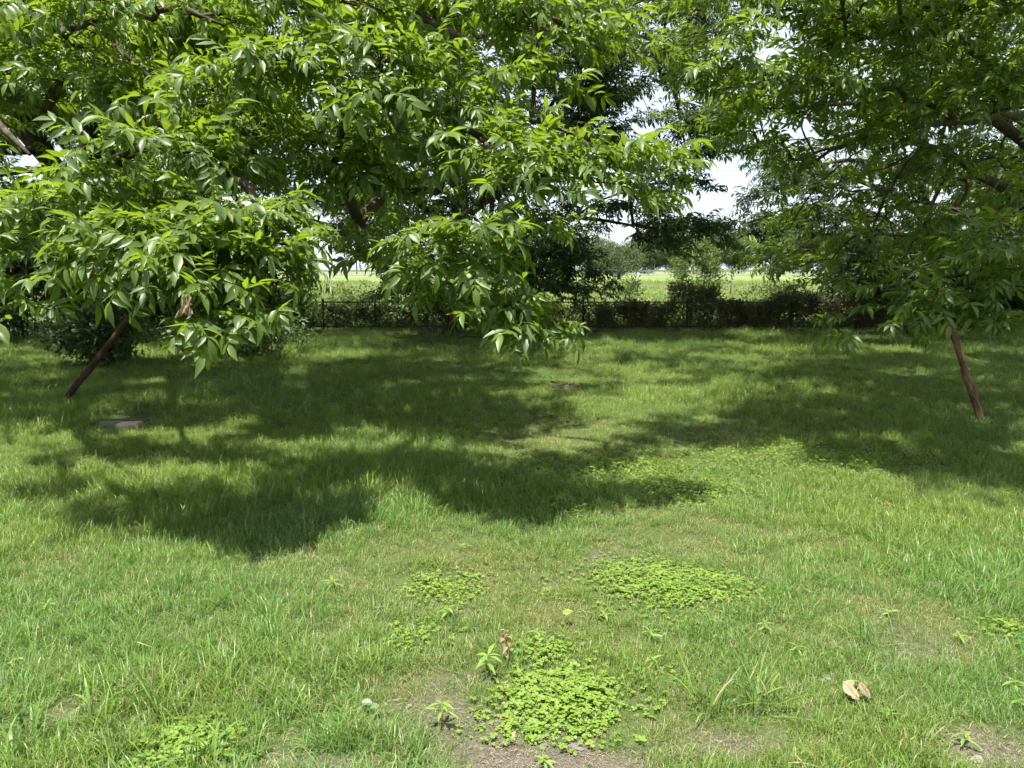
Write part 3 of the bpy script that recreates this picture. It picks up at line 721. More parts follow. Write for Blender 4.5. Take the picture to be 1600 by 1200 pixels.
FRONT = [(1135, 50, 6.6, 70, 16), (1120, 130, 6.6, 80, 18), (1190, 140, 6.9, 80, 18), (1170, 205, 7.2, 65, 12), (1250, 130, 7.0, 70, 16), (1290, 190, 7.2, 70, 16), (1300, 90, 7.2, 70, 16), (1370, 60, 7.2, 80, 18), (1370, 140, 7.3, 80, 18), (1450, 80, 7.2, 80, 18), (1440, 160, 7.4, 80, 18),
         (1540, 60, 7.0, 80, 20), (1540, 150, 7.0, 80, 20), (1600, 100, 6.9, 70, 14), (1600, 200, 7.0, 70, 14), (1200, 240, 7.4, 60, 10), (1155, 238, 7.4, 30, 4), (1270, 255, 7.8, 60, 9), (1350, 230, 7.8, 70, 14), (1440, 235, 8.0, 70, 13), (1520, 230, 7.6, 70, 13), (1580, 270, 7.8, 60, 8), (1230, 300, 8.6, 55, 6),
         (1330, 300, 8.8, 65, 8), (1430, 315, 8.8, 60, 8), (1500, 320, 8.6, 60, 7), (1270, 350, 9.2, 60, 7), (1360, 365, 9.0, 70, 10), (1450, 370, 8.8, 70, 11), (1530, 380, 8.0, 70, 12), (1220, 385, 9.4, 60, 6), (1300, 405, 9.0, 70, 12), (1400, 415, 8.6, 70, 13), (1480, 420, 7.8, 70, 12), (1590, 370, 6.0, 60, 12),
         (1560, 395, 5.8, 60, 12), (1600, 430, 6.0, 60, 12), (1490, 465, 6.2, 55, 12), (1440, 480, 6.6, 50, 9), (1360, 520, 6.4, 50, 11), (1345, 490, 6.8, 40, 6), (1560, 505, 6.1, 55, 10), (1610, 490, 6.2, 50, 8), (1520, 450, 6.6, 55, 8), (1290, 440, 8.2, 45, 6), (1250, 420, 8.8, 45, 5), (1680, 300, 6.5, 80, 14), (1690, 450, 6.0, 80, 12), (1480, 482, 6.1, 45, 9), (1515, 492, 6.2, 40, 7), (1430, 505, 6.5, 40, 6), (1208, 12, 7.3, 35, 8), (1225, 28, 7.6, 30, 5), (1275, 35, 7.5, 40, 9), (1340, 20, 7.4, 70, 14), (1480, 20, 7.4, 70, 14), (1580, 20, 7.2, 70, 14), (1660, 60, 7.0, 80, 14)]
FRONT.sort(key=lambda f: -f[2] - abs(f[0] - 1755) * -0.001)
for px, py, dp, hw, nl in FRONT:
    tr.bough(at(px, py, dp), max(0.3, hw * dp / FPX * 1.1), int(nl * 1.6), 0.82, flat=0.4)
cnt = 0
while cnt < 165:
    px = rn.uniform(1190, 2000); dp = rn.uniform(7.6, 13.0); py = rn.uniform(-200, 225)
    P = at(px, py, dp)
    if ingap(P): continue
    tr.bough(P, rn.uniform(0.5, 0.8), rn.randrange(17, 26), 0.92, flat=0.5); cnt += 1
cnt = 0
while cnt < 34:        # lower, shaded layers with the sky between them
    px = rn.uniform(1200, 1750); dp = rn.uniform(9.5, 14.0); py = rn.choice((262, 300, 342, 385, 400, 415)) + rn.gauss(0, 8)
    P = at(px, py, dp)
    if ingap(P): continue
    tr.bough(P, rn.uniform(0.5, 0.8), rn.randrange(9, 15), 1.0, flat=0.2); cnt += 1
cnt = 0
ov = tr.poly(tr.smooth([tr.P[tr.paths[5][0][-1]], (4.2, 6.3, 5.3), (3.0, 5.7, 4.9), (1.9, 5.5, 4.5)], 8)[1:], 5, tr.paths[5][0][-1], 0.022, 0.012)
while cnt < 62:        # out-of-frame boughs added to throw shade on the right-hand lawn
    P = Vector((rn.uniform(0.9, 6.2), rn.uniform(3.9, 7.2), rn.uniform(3.6, 6.2)))
    if P.x < 2.4 and rn.random() < .6 or P.x < 2.6 and P.y < 5.1 or P.y < 4.3 and P.x < 3.2: continue
    if proj(P)[1] > -30: continue
    tr.bough(P, rn.uniform(.45, .7), rn.randrange(10, 18), 1.1, flat=.5); cnt += 1
cnt = 0
while cnt < 250:
    a = rn.uniform(0, 6.283); q = math.sqrt(rn.random()); z = rn.uniform(4.0, 11.0)
    rmax = 7.2 * math.sqrt(max(0.05, 1 - ((z - 4.5) / 7.6) ** 2)) if z > 4.5 else 7.2
    P = Vector((8.5 + rmax * q * math.cos(a), 10.5 + rmax * q * math.sin(a), z))
    if P.y < 4.9 + 0.25 * (z - 1) or P.x < 1.6 or ingap(P): continue
    if vnoise(P.x + 0.11 * z, P.y + 0.24 * z, 0.6, 4) < 0.38: continue
    tr.bough(P, rn.uniform(0.8, 1.15), rn.randrange(12, 19), 1.1, flat=0.8); cnt += 1
tr.build('pecan_tree', 'shaded pecan tree with a reddish bare limb above the reddish-brown leaning prop', C_PECAN, PECAN, 300)

# --- smaller-looking pecans further back
def back_tree(base, seed, label, h, rad, zlow, nb, trunk_r, region=None, extra=(), zones=(), scale=1.0, group=None):
    t = Tree(base, seed); r_ = t.rnd; b = Vector(base)
    tk = t.poly(t.smooth([b - Vector((0, 0, .15)), b + Vector((.1, 0, h * .25)), b + Vector((-.1, .1, h * .6)), b + Vector((.1, 0, h * .95))], 14), 0, None, trunk_r, 0.05)
    nl = 6
    for i in range(nl):
        a = i * 6.283 / nl + r_.uniform(-.3, .3); st = tk[4 + i % 4]; p0 = t.P[st]
        e = b + Vector((math.cos(a) * rad * .75, math.sin(a) * rad * .75, min(h * .8, p0.z + r_.uniform(0.2, 1.6))))
        t.poly(t.smooth([p0, p0.lerp(e, .5) + Vector((0, 0, .5)), e], 8)[1:], i + 1, st, trunk_r * .4, 0.02)
    for x0, x1, y0, y1, nn in zones:
        k = 0
        while k < nn:
            P = at(r_.uniform(x0, x1), r_.uniform(y0, y1), b.y + r_.uniform(-3.4, .8))
            if ingap(P): continue
            t.bough(P, r_.uniform(.6, .95), r_.randrange(20, 30), scale * 1.05, flat=.35); k += 1
    for px, py, dp, hw, n_ in extra:
        for _ in range(2): t.bough(at(px, py, dp) + Vector((r_.gauss(0, .3), r_.gauss(0, .3), r_.gauss(0, .15))), max(.4, hw * dp / FPX), n_ + 6, scale, flat=.4)
    c = 0; tries = 0
    while c < nb and tries < nb * 40:
        tries += 1
        a = r_.uniform(0, 6.283); q = math.sqrt(r_.random()); z = r_.uniform(zlow, h)
        f = (z - zlow) / (h - zlow); rm = rad * math.sqrt(max(.08, 1 - (max(0, f - .35) / .66) ** 2))
        P = b + Vector((rm * q * math.cos(a), rm * q * math.sin(a), z))
        if ingap(P) or P.y > 22.3: continue
        if region and not region(P): continue
        t.bough(P, r_.uniform(.6, 1.0), r_.randrange(16, 26), scale * 1.1, flat=.5); c += 1
    return t.build('pecan_tree', label, C_PECANSHADE, PECAN_SHADE, 0, group=group)
def reg_mid(P):
    q = proj(P)
    return q is None or q[1] < 215 or not (1090 < q[0] < 1240)
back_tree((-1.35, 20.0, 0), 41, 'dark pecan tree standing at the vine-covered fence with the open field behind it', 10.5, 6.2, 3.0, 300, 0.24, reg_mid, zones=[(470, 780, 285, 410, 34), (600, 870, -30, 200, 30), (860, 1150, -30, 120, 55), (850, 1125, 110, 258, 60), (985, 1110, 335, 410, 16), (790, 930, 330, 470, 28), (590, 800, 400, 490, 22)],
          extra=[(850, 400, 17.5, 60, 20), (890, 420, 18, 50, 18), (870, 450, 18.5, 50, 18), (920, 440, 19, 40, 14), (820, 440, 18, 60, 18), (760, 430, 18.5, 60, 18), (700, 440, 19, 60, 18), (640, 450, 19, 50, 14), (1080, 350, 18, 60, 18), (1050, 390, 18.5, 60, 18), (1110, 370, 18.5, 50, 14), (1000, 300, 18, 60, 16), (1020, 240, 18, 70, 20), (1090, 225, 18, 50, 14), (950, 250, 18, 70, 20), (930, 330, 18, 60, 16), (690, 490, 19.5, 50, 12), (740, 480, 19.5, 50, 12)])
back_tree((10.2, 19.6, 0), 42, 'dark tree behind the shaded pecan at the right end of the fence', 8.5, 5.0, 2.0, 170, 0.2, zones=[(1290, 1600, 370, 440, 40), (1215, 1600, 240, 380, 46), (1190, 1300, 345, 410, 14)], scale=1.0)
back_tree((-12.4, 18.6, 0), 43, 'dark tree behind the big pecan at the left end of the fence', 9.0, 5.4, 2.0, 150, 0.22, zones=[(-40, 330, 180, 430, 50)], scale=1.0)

# ------------------------------------------------------------------ shrubs
def shrub(name, label, base, rx, ry, h, n, coll, nstem=5, scale=1.0, cat='shrub', group=None, seed=1, stemmat='vine_stem', zlow=0.05, shape=0.7):
    r_ = np.random.default_rng(seed); b = Vector(base)
    root = empty(name, b, label, cat, group)
    mb = MB(); rr_ = random.Random(seed)
    for i in range(nstem):
        a = rr_.uniform(0, 6.283); q = rr_.uniform(.2, .8); e = Vector((math.cos(a) * rx * q, math.sin(a) * ry * q, h * rr_.uniform(.6, .92)))
        s0 = Vector((math.cos(a) * rx * .12, math.sin(a) * ry * .12, -.05))
        mid = s0.lerp(e, .5) + Vector((rr_.gauss(0, .06), rr_.gauss(0, .06), .1 * h))
        mb.tube([s0, s0.lerp(mid, .5), mid, mid.lerp(e, .5), e], [.016, .014, .011, .008, .004], 5)
    mb.build('stem', M[stemmat], root)
    u = r_.normal(size=(n, 3)); u /= np.linalg.norm(u, axis=1)[:, None]; rad = r_.random(n) ** (1 / 3) * (0.7 + 0.5 * r_.random(n))
    p = u * rad[:, None]; lump = 0.75 + 0.5 * vnoise(p[:, 0] * 1.5 + seed, p[:, 1] * 1.5 + p[:, 2], 1.7, seed)
    p *= lump[:, None]
    p = np.stack([p[:, 0] * rx, p[:, 1] * ry, zlow + (p[:, 2] * .5 + .5) * (h - zlow)], 1)
    p[:, 2] = np.maximum(p[:, 2], 0.06)
    scatter('foliage', coll, p, r_.uniform(0, 6.283, (n, 3)) * np.array([.15, .15, 1]), scale * r_.uniform(.7, 1.3, n), r_.integers(0, 6, n), root)
    return root
def gx(px, depth): return (px - 800) / FPX * depth
shrub('shrub', 'bright green leafy shrub growing on the fence, left of a barbed-wire post', (gx(1088, 23.3), 23.3, 0), .95, .7, 2.7, 330, C_BRIGHT, 8, 1.0, seed=51, zlow=.5)
shrub('sapling', 'slender yellow-green sapling rising just behind the fence top', (gx(978, 22.6), 22.6, 0), .45, .4, 1.55, 70, C_BRIGHT, 3, 1.0, 'sapling', seed=52, zlow=.5)
shrub('shrub', 'low yellow-green bush behind the open stretch of fence', (gx(560, 23.2), 23.2, 0), 1.3, .6, 1.15, 230, C_BRIGHT, 6, 1.0, seed=53)
shrub('shrub', 'rounded yellow-green bush behind the trunk of the dark pecan at the fence', (gx(815, 23.0), 23.0, 0), 1.2, .6, 1.25, 220, C_BRIGHT, 6, 1.0, seed=54)
shrub('shrub', 'loose green bush on the fence right of the barbed-wire posts', (gx(1215, 22.4), 22.4, 0), 1.0, .5, 1.35, 200, C_BRIGHT, 6, 1.0, seed=55)
shrub('shrub', 'added dark bush standing in for the shade at the foot of the big pecan trunk', (gx(150, 13.0), 13.0, 0), .85, .5, 1.15, 260, C_SHRUB, 6, 1.1, seed=58)  # bush added where only dark shade lies, to darken it and cover the trunk
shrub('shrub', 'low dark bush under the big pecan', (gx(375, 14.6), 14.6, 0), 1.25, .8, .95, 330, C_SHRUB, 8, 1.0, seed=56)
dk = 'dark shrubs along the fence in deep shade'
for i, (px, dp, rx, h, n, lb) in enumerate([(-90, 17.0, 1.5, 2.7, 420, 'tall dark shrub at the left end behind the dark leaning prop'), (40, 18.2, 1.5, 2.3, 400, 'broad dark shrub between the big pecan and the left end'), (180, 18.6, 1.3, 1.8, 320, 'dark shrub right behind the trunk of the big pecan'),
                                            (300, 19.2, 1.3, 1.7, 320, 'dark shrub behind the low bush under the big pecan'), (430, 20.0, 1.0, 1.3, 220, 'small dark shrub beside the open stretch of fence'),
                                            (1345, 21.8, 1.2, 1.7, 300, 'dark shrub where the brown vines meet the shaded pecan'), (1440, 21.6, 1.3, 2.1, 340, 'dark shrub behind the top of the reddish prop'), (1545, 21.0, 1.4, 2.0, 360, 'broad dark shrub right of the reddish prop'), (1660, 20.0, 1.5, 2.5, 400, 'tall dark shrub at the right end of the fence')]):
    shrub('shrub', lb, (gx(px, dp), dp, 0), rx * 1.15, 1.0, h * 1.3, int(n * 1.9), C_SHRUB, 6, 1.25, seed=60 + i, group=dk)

# ------------------------------------------------------------------ low fence with vines
FY = 20.9
fence = empty('metal_fence', (0, FY, 0), 'low dark metal fence with a top rail, half hidden by vines', 'fence')
pitch = gx(911, FY) - gx(830, FY)
post = MB(); post.box((0, 0, .40), (.05, .05, .86)); post.box((0, 0, .845), (.062, .062, .025))
pme = mesh('post', post.V, post.F, M['iron'])
rail = MB(); rail.box((pitch / 2, 0, .765), (pitch - .052, .032, .03)); rme = mesh('top_rail', rail.V, rail.F, M['iron'])
rail = MB(); rail.box((pitch / 2, 0, .10), (pitch - .052, .028, .026)); bme = mesh('bottom_rail', rail.V, rail.F, M['iron'])
wm = MB()
for k in range(19):         # woven wire between the rails
    for sgn in (-1, 1):
        x0 = pitch * (k - 5) / 9; x1 = x0 + .65
        a0, a1 = max(0, (0.03 - x0) / .65), min(1, (pitch - .03 - x0) / .65)
        if a1 - a0 < .08: continue
        zz = lambda f: .115 + .635 * (f if sgn > 0 else 1 - f)
        wm.tube([(x0 + .65 * a0, sgn * .004, zz(a0)), (x0 + .65 * a1, sgn * .004, zz(a1))], [.003, .003], 3, False)
wme = mesh('wire_mesh', wm.V, wm.F, M['iron'])
for k in range(-10, 12):
    x0 = gx(830, FY) + k * pitch
    for nm, me in (('post', pme), ('top_rail', rme), ('bottom_rail', bme), ('wire_mesh', wme)):
        o = link(nm, me, fence); o.location = (x0, 0, 0)

def vine(label, x0, x1, h0, h1, n, nst, seed, coll=C_VINE, bright=0):
    r_ = np.random.default_rng(seed); rr_ = random.Random(seed); cx = (x0 + x1) / 2
    root = empty('vine_thicket', (cx, FY, 0), label, 'vines', 'vines grown over the fence')
    mb = MB()
    for i in range(nst):
        a = rr_.uniform(x0, x1) - cx; y0 = rr_.choice((-1, 1)) * rr_.uniform(.05, .2); p = Vector((a, y0, -.02)); P = [p.copy()]
        for j in range(6):
            p = p + Vector((rr_.gauss(0, .12), rr_.gauss(0, .03), rr_.uniform(.05, .24))); p.z = min(p.z, h1 * 1.05); P.append(p.copy())
        mb.tube(P, [.009 - .001 * j for j in range(7)], 4)
    mb.build('stem', M['vine_stem'], root)
    x = r_.uniform(x0, x1, n) - cx; top = h0 + (h1 - h0) * vnoise(x, x * 0, 1.6, seed) 
    z = top * r_.random(n) ** .6; yy = r_.normal(0, .13, n) * (0.6 + .6 * z)
    scatter('foliage', coll, np.stack([x, yy, np.maximum(z, .05)], 1), r_.uniform(0, 6.283, (n, 3)) * np.array([.3, .3, 1]), r_.uniform(.7, 1.3, n), r_.integers(0, 6, n), root)
vine('sparse vines on the fence beside the low yellow-green bush', gx(470, FY), gx(640, FY), .45, .8, 420, 30, 71)
vine('dense brown-green vines around the trunk of the dark pecan', gx(640, FY), gx(815, FY), .55, 1.1, 900, 40, 72)
vine('thin vines on the fence where its bare top rail shows', gx(815, FY), gx(935, FY), .5, .85, 330, 40, 73)
vine('green-brown vines below the slender sapling', gx(935, FY), gx(1045, FY), .55, 1.05, 640, 40, 74)
vine('brown dried vines at the foot of the bright green shrub', gx(1045, FY), gx(1120, FY), .9, 1.4, 480, 50, 75)
vine('thick dark brown vine hedge right of the bright green shrub', gx(1120, FY), gx(1400, FY), .60, 1.08, 1900, 70, 76)
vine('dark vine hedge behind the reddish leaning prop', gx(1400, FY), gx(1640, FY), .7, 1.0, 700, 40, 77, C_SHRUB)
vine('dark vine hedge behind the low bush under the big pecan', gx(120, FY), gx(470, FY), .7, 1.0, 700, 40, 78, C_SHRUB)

def rock(name, loc, sx, sy, sz, mat, label, cat, group=None, seed=0):
    r_ = random.Random(seed); V, F = [], []
    nlat, nlon = 4, 8
    for i in range(nlat + 1):
        th = math.pi * i / nlat
        for j in range(nlon):
            ph = 6.283 * j / nlon; k = 1 + r_.uniform(-.22, .22)
            V.append((sx * math.sin(th) * math.cos(ph) * k, sy * math.sin(th) * math.sin(ph) * k, sz * math.cos(th) * (.85 + r_.uniform(-.1, .1))))
    for i in range(nlat):
        for j in range(nlon):
            F.append((i * nlon + j, (i + 1) * nlon + j, (i + 1) * nlon + (j + 1) % nlon, i * nlon + (j + 1) % nlon))
    o = link(name, mesh(name, V, F, M[mat])); o.location = loc; o.rotation_euler = (0, 0, r_.uniform(0, 3)); tag(o, label, cat, group)
    return o
fs = 'pale stones along the foot of the fence'
for i, (px, sx) in enumerate([(948, .11), (985, .08), (1065, .09), (1240, .10), (1313, .09)]):
    g = ground(px, 518); rock('stone', (g.x, 20.45 + .1 * (i % 2), .03), sx, .07, .05, 'stone_pale', 'pale flat stone lying at the foot of the vine-covered fence', 'stone', fs, 90 + i)

# ------------------------------------------------------------------ leaning props
def prop(px0, py0, px1, py1, extend, mat, label, back):
    b = ground(px0, py0); t = at(px1, py1, b.y + back); d = (t - b); t2 = b + d * extend; b2 = b - d * .12
    ax = (t2 - b2); n = 14; mb = MB(); rr_ = random.Random(px0)
    P = []
    for i in range(n + 1): P.append(b2 + ax * (i / n) + Vector((rr_.gauss(0, .004), rr_.gauss(0, .004), 0)))
    mb.tube(P, [.042 - .009 * i / n + rr_.uniform(-.003, .003) for i in range(n + 1)], 9, True, .05)
    M3 = d.to_track_quat('Z', 'Y')
    V = [M3.inverted() @ (v - b) for v in mb.V]
    o = link('wooden_prop', mesh('wooden_prop', V, mb.F, M[mat], smooth=True)); o.location = b; o.rotation_euler = M3.to_euler()
    tag(o, label, 'wooden prop', None)
    return o
prop(104, 625, 182, 522, 1.75, 'post_dark', 'dark weathered wooden prop leaning under the big pecan beside concrete blocks', 0.35)
prop(1533, 652, 1484, 505, 1.45, 'post_red', 'reddish-brown wooden prop leaning up into the shaded pecan', 0.2)

# concrete pieces in the grass
g = ground(204, 672)
mb = MB(); mb.box((0, 0, .02), (.21, .16, .10), None, .012)
o = mb.build('concrete_block', M['concrete'], smooth=False); o.location = (g.x, g.y, 0.012); o.rotation_euler = (0.05, 0.02, .12); tag(o, 'pale worn concrete block sunk in the grass near the dark prop', 'block')
g = ground(178, 670)
mb = MB(); mb.box((0, 0, .02), (.17, .15, .07), None, .012)
o = mb.build('concrete_block', M['concrete_dark'], smooth=False); o.location = (g.x - .04, g.y + .04, 0.012); o.rotation_euler = (-.04, 0.06, -.2); tag(o, 'smaller grey concrete block beside the pale one in the grass', 'block')

# ------------------------------------------------------------------ ground cover patches
def clover_mesh(rnd):
    V, F, T = [], [], []
    h = rnd.uniform(.006, .034); tint = rnd.random(); top = Vector((rnd.uniform(-.01, .01), rnd.uniform(-.01, .01), h))
    b = len(V)
    for q, r in ((Vector((0, 0, -.01)), .0012), (top, .0008)):
        V += [q + Vector((r, 0, 0)), q + Vector((-r, r, 0)), q + Vector((-r, -r, 0))]; T += [.5] * 3
    for i in range(3): F.append((b + i, b + (i + 1) % 3, b + 3 + (i + 1) % 3, b + 3 + i))
    a0 = rnd.uniform(0, 6.283); prof = [(0, 0.04), (.3, .62), (.62, 1.0), (.88, .78), (1.0, .18)]
    for k in range(3):
        a = a0 + k * 2.094 + rnd.uniform(-.2, .2); d = Vector((math.cos(a), math.sin(a), rnd.uniform(-.25, .2))).normalized(); s = Vector((-math.sin(a), math.cos(a), 0))
        L = rnd.uniform(.018, .026); W = L * .52; rows = []
        for t, wv in prof:
            c = top + d * L * t; lift = Vector((0, 0, .22 * W * wv)); rows.append(len(V)); tt = min(1, max(0, tint + rnd.uniform(-.2, .2)))
            V += [c - s * W * wv + lift, c, c + s * W * wv + lift]; T += [tt] * 3
        for r0, r1 in zip(rows[:-1], rows[1:]): F += [(r0, r0 + 1, r1 + 1, r1), (r0 + 1, r0 + 2, r1 + 2, r1 + 1)]
    return mesh('clover_leaf', V, F, M['clover'], {'tint': T})
cr = random.Random(31)
CLV = [clover_mesh(cr) for _ in range(8)]; C_CLOVER = variants('clover_kind', CLV)
CL_LABEL = ['bright clover patch spilling onto the bare soil', 'bright oval clover patch beside a small bare spot', 'loose clover patch on dry grass, left of the oval one', 'small clover patch left of the dead brown stalk', 'small clover patch right beside the dead brown stalk',
            'sunlit clover strip at the edge of the tree shade', 'clover strip half in the shade under the boughs', 'long dark clover stretch in the tree shade', 'clover patch among broad-bladed grass tufts', 'clover patch beside the straw-coloured grass', 'small sunlit clover tuft between the clover strips and dry grass']
for k, (bx, by, rx, ry, dens, sc) in enumerate(CLOVER):
    n = int(3.14 * rx * ry * dens * 4.0)
    a = rng.uniform(0, 6.283, n); q = rng.random(n) ** .62 * 1.7; x = rx * q * np.cos(a); y = ry * q * np.sin(a)
    edge = .55 + .75 * vnoise(x + bx, y + by, 5.0, 20 + k) - .25 * vnoise(x + bx, y + by, 14, 21) + .9 * rng.random(n) ** 4
    keep = q < edge; x, y, q = x[keep], y[keep], q[keep]; n = len(x)
    z = hgt(x + bx, y + by) + (.016 if dens > 900 else .045) * np.clip(1.1 - q, 0, 1) + .004
    rot = np.stack([rng.normal(.0, .13, n), rng.normal(0, .13, n), rng.uniform(0, 6.283, n)], 1)
    s = sc * rng.uniform(.4, 1.0, n) * .8; idx = rng.integers(0, 8, n)
    root = empty('clover_patch', (bx, by, 0), CL_LABEL[k], 'clover', 'clover patches in the lawn')
    npart = min(n, 300 if k == 0 else 200 if k in (1, 8) else 0)
    order = np.argsort(y); part = order[:npart]; rest = order[npart:]
    for i in part:
        o = link('leaf', CLV[int(idx[i])], root); o.location = (x[i], y[i], z[i]); o.rotation_euler = rot[i]; o.scale = (s[i],) * 3
    if len(rest):
        scatter('leaves', C_CLOVER, np.stack([x, y, z], 1)[rest], rot[rest], s[rest], idx[rest], root)

# ------------------------------------------------------------------ weeds, tufts, fallen leaves, stones
def weed_leaf(rnd, L, W, mat='weed', droop=.7, tint=None):
    V, F, T = [], [], []
    leaflet(V, F, T, (0, 0, 0), (1, 0, .25), (0, 0, 1), L, W, .3, droop, rnd.random() if tint is None else tint)
    return mesh('leaf', V, F, M[mat], {'tint': T})
wr = random.Random(77)
WL = [weed_leaf(wr, wr.uniform(.055, .075), wr.uniform(.012, .017)) for _ in range(5)]
def weed(px, py, size, label, nl=7, h=.05, group='star-shaped weeds in the lawn'):
    g = ground(px, py); root = empty('weed', g, label, 'weed', group)
    mb = MB(); mb.tube([(0, 0, -.02), (.003, 0, h * .5), (0, .002, h * size)], [.0025, .002, .0018], 5); mb.build('stem', M['weed'], root)
    a0 = wr.uniform(0, 6.283)
    for i in range(nl):
        o = link('leaf', WL[i % 5], root); lev = i / nl
        o.location = (0, 0, h * size * (1 - .45 * (i % 2) * .8)); o.rotation_euler = (wr.gauss(0, .2), wr.uniform(-.35, .25), a0 + i * 2.4); o.scale = (size * wr.uniform(.8, 1.15),) * 3
WL_OWN = {(255, 1070): 'star-shaped weed right beside the tall bent grass stalk', (1390, 1128): 'star-shaped weed between the curled dry leaves and the bare soil', (1345, 1076): 'star-shaped weed touching the curled dry leaves', (700, 968): 'star-shaped weed between the two loose clover patches on dry grass',
          (945, 965): 'star-shaped weed near the yellow fallen leaf', (840, 1000): 'star-shaped weed in the clover beside the dead brown stalk', (1195, 982): 'star-shaped weed beyond the stone at the end of the oval clover patch', (1500, 1000): 'star-shaped weed between straw-coloured grass and a clover patch', (727, 862): 'star-shaped weed between the edge of the tree shade and a loose clover patch',
          (520, 925): 'one of two star-shaped weeds side by side in drying grass', (470, 922): 'one of two star-shaped weeds side by side in drying grass'}
WLB = 'small star-shaped weed standing out pale green in the lawn grass'
for px, py, s in [(75, 962, 1.3), (520, 925, 1.2), (470, 922, .9), (255, 1070, 1.1), (1245, 1018, 1.2), (1250, 1040, .9), (1390, 1128, 1.0), (1345, 1076, 1.0), (1585, 1075, 1.1), (700, 968, 1.2), (945, 965, 1.3), (1015, 995, 1.2), (727, 862, 1.2),
                  (1195, 982, 1.1), (1020, 1040, 1.1), (25, 1045, 1.1), (1500, 1000, 1.2), (840, 1000, 1.0), (1590, 1105, 1.0), (1390, 960, 1.1)]:
    weed(px, py, s * wr.uniform(.55, .85), WL_OWN.get((px, py), WLB))
weed(690, 1135, 1.0, 'upright weed on thin soil left of the bare patch', 9, .09, None)
weed(762, 1060, 1.15, 'tall spiky weed just left of the bright clover on bare soil', 9, .08, None)
weed(1505, 1170, 1.0, 'broad weed growing out of the bare soil right of the dry leaves', 6, .05, None)
weed(850, 1195, .85, 'low weed on the bare soil below the bright clover', 6, .03, None)

TM = [blade_clump(wr, 26, .05, .14, .30, .0065, .75, .02, M['grass'], 6, 'grass_tuft') for _ in range(3)]
TB = [blade_clump(wr, 16, .05, .12, .22, .012, .8, .02, M['grass'], 6, 'broad_tuft') for _ in range(2)]
for px, py, me, lb in [(1190, 1110, TM[0], 'arching fine grass tuft left of the curled dry leaves'), (1110, 1110, TM[1], 'arching grass tuft right of the bright clover'), (60, 1150, TB[0], 'broad-bladed grass tuft beside its clover patch'), (150, 1130, TB[1], 'broad-bladed grass tuft beside its clover patch'), (20, 1190, TB[0], 'broad-bladed grass tuft beside its clover patch'),
                       (330, 1190, TB[1], 'broad-bladed grass tuft growing inside a clover patch'), (250, 1120, TM[2], 'grass tuft at the foot of the tall bent stalk'), (1360, 1010, TM[2], 'fine grass tuft next to straw-coloured grass')]:
    g = ground(px, py); o = link('grass_tuft', me); o.location = g; o.rotation_euler = (0, 0, wr.uniform(0, 6.28))
    tag(o, lb, 'grass tuft', 'broad tufts by the clover' if 'beside its clover' in lb else None)
def stalk(pts, r, label):
    mb = MB(); g = Vector(pts[0]); mb.tube([Vector(p) - g for p in pts], [r, r * .9, r * .7, r * .5][:len(pts)], 4)
    o = mb.build('grass_stalk', M['stalk']); o.location = g; tag(o, label, 'grass stalk')
M['stalk'] = plainmat('pale_stalk', (0.26, 0.30, 0.12), .6)
g = ground(237, 1120); stalk([g, at(238, 1060, g.y), at(240, 1012, g.y), at(214, 1003, g.y - .02)], .0028, 'tall thin grass stalk bent over at its top')
g = ground(1163, 1075); stalk([g, at(1172, 1060, g.y + .03), at(1184, 1035, g.y + .1)], .003, 'straight pale straw leaning above the arching tuft')

def curled_leaf(px, py, L, W, yaw, mat, label, curl=.9, tilt=.45, group=None, cat='dry leaf', z=.05, name='dry_leaf'):
    g = ground(px, py); V, F, T = [], [], []; r_ = random.Random(px + py)
    rows = 11; cols = 7
    for i in range(rows):
        t = i / (rows - 1); wv = max(.03, math.sin(math.pi * (.02 + t * .97)) ** .8 * (1.15 - .4 * t) * r_.uniform(.82, 1.1))
        for j in range(cols):
            u = (j / (cols - 1) - .5) * 2; a = u * curl
            zz = -W * wv * (1 - math.cos(a)) * .9 + W * .22 * abs(u) ** .5 * (.6 + .4 * math.sin(7 * t + u * 2)) + r_.uniform(-.0022, .0022) - .25 * L * (t - .45) ** 2
            V.append(((t - .5) * L, W * wv * math.sin(a) / math.sin(curl) * (1 + .06 * math.sin(9 * t)), zz)); T.append(1.0 if j != 3 else 0.0)
    for i in range(rows - 1):
        for j in range(cols - 1): F.append((i * cols + j, (i + 1) * cols + j, (i + 1) * cols + j + 1, i * cols + j + 1))
    o = link(name, mesh(name, V, F, M[mat], {'tint': T}, smooth=True)); o.location = (g.x, g.y, g.z + z)
    o.rotation_euler = (Matrix.Rotation(tilt, 3, 'X') @ Matrix.Rotation(yaw, 3, 'Z')).to_euler(); tag(o, label, cat, group)
    return o
curled_leaf(1329, 1100, .078, .027, -1.1, 'dry_leaf', 'large curled tan dry leaf lying on the grass', .9, .55)
curled_leaf(1350, 1098, .064, .019, -1.25, 'dry_leaf', 'smaller curled tan leaf touching the large dry one', 1.1, .6)
curled_leaf(1326, 1086, .055, .018, .3, 'dry_leaf', 'narrow tan leaf scrap behind the large curled leaf', 1.1, .5)
curled_leaf(887, 974, .05, .020, .3, 'yellow_leaf', 'yellow leaf lying in the grass near the small clover patches', .5, .3, cat='leaf', name='fallen_leaf', z=.07)
curled_leaf(801, 1152, .03, .012, 1.0, 'brown_leaf', 'tiny brown leaf crumpled on the bare soil', 1.2, .3, z=.014)
root = empty('round_leaf_plant', ground(582, 1120), 'seedling with three pale round leaves in thin grass', 'seedling')
mb = MB()
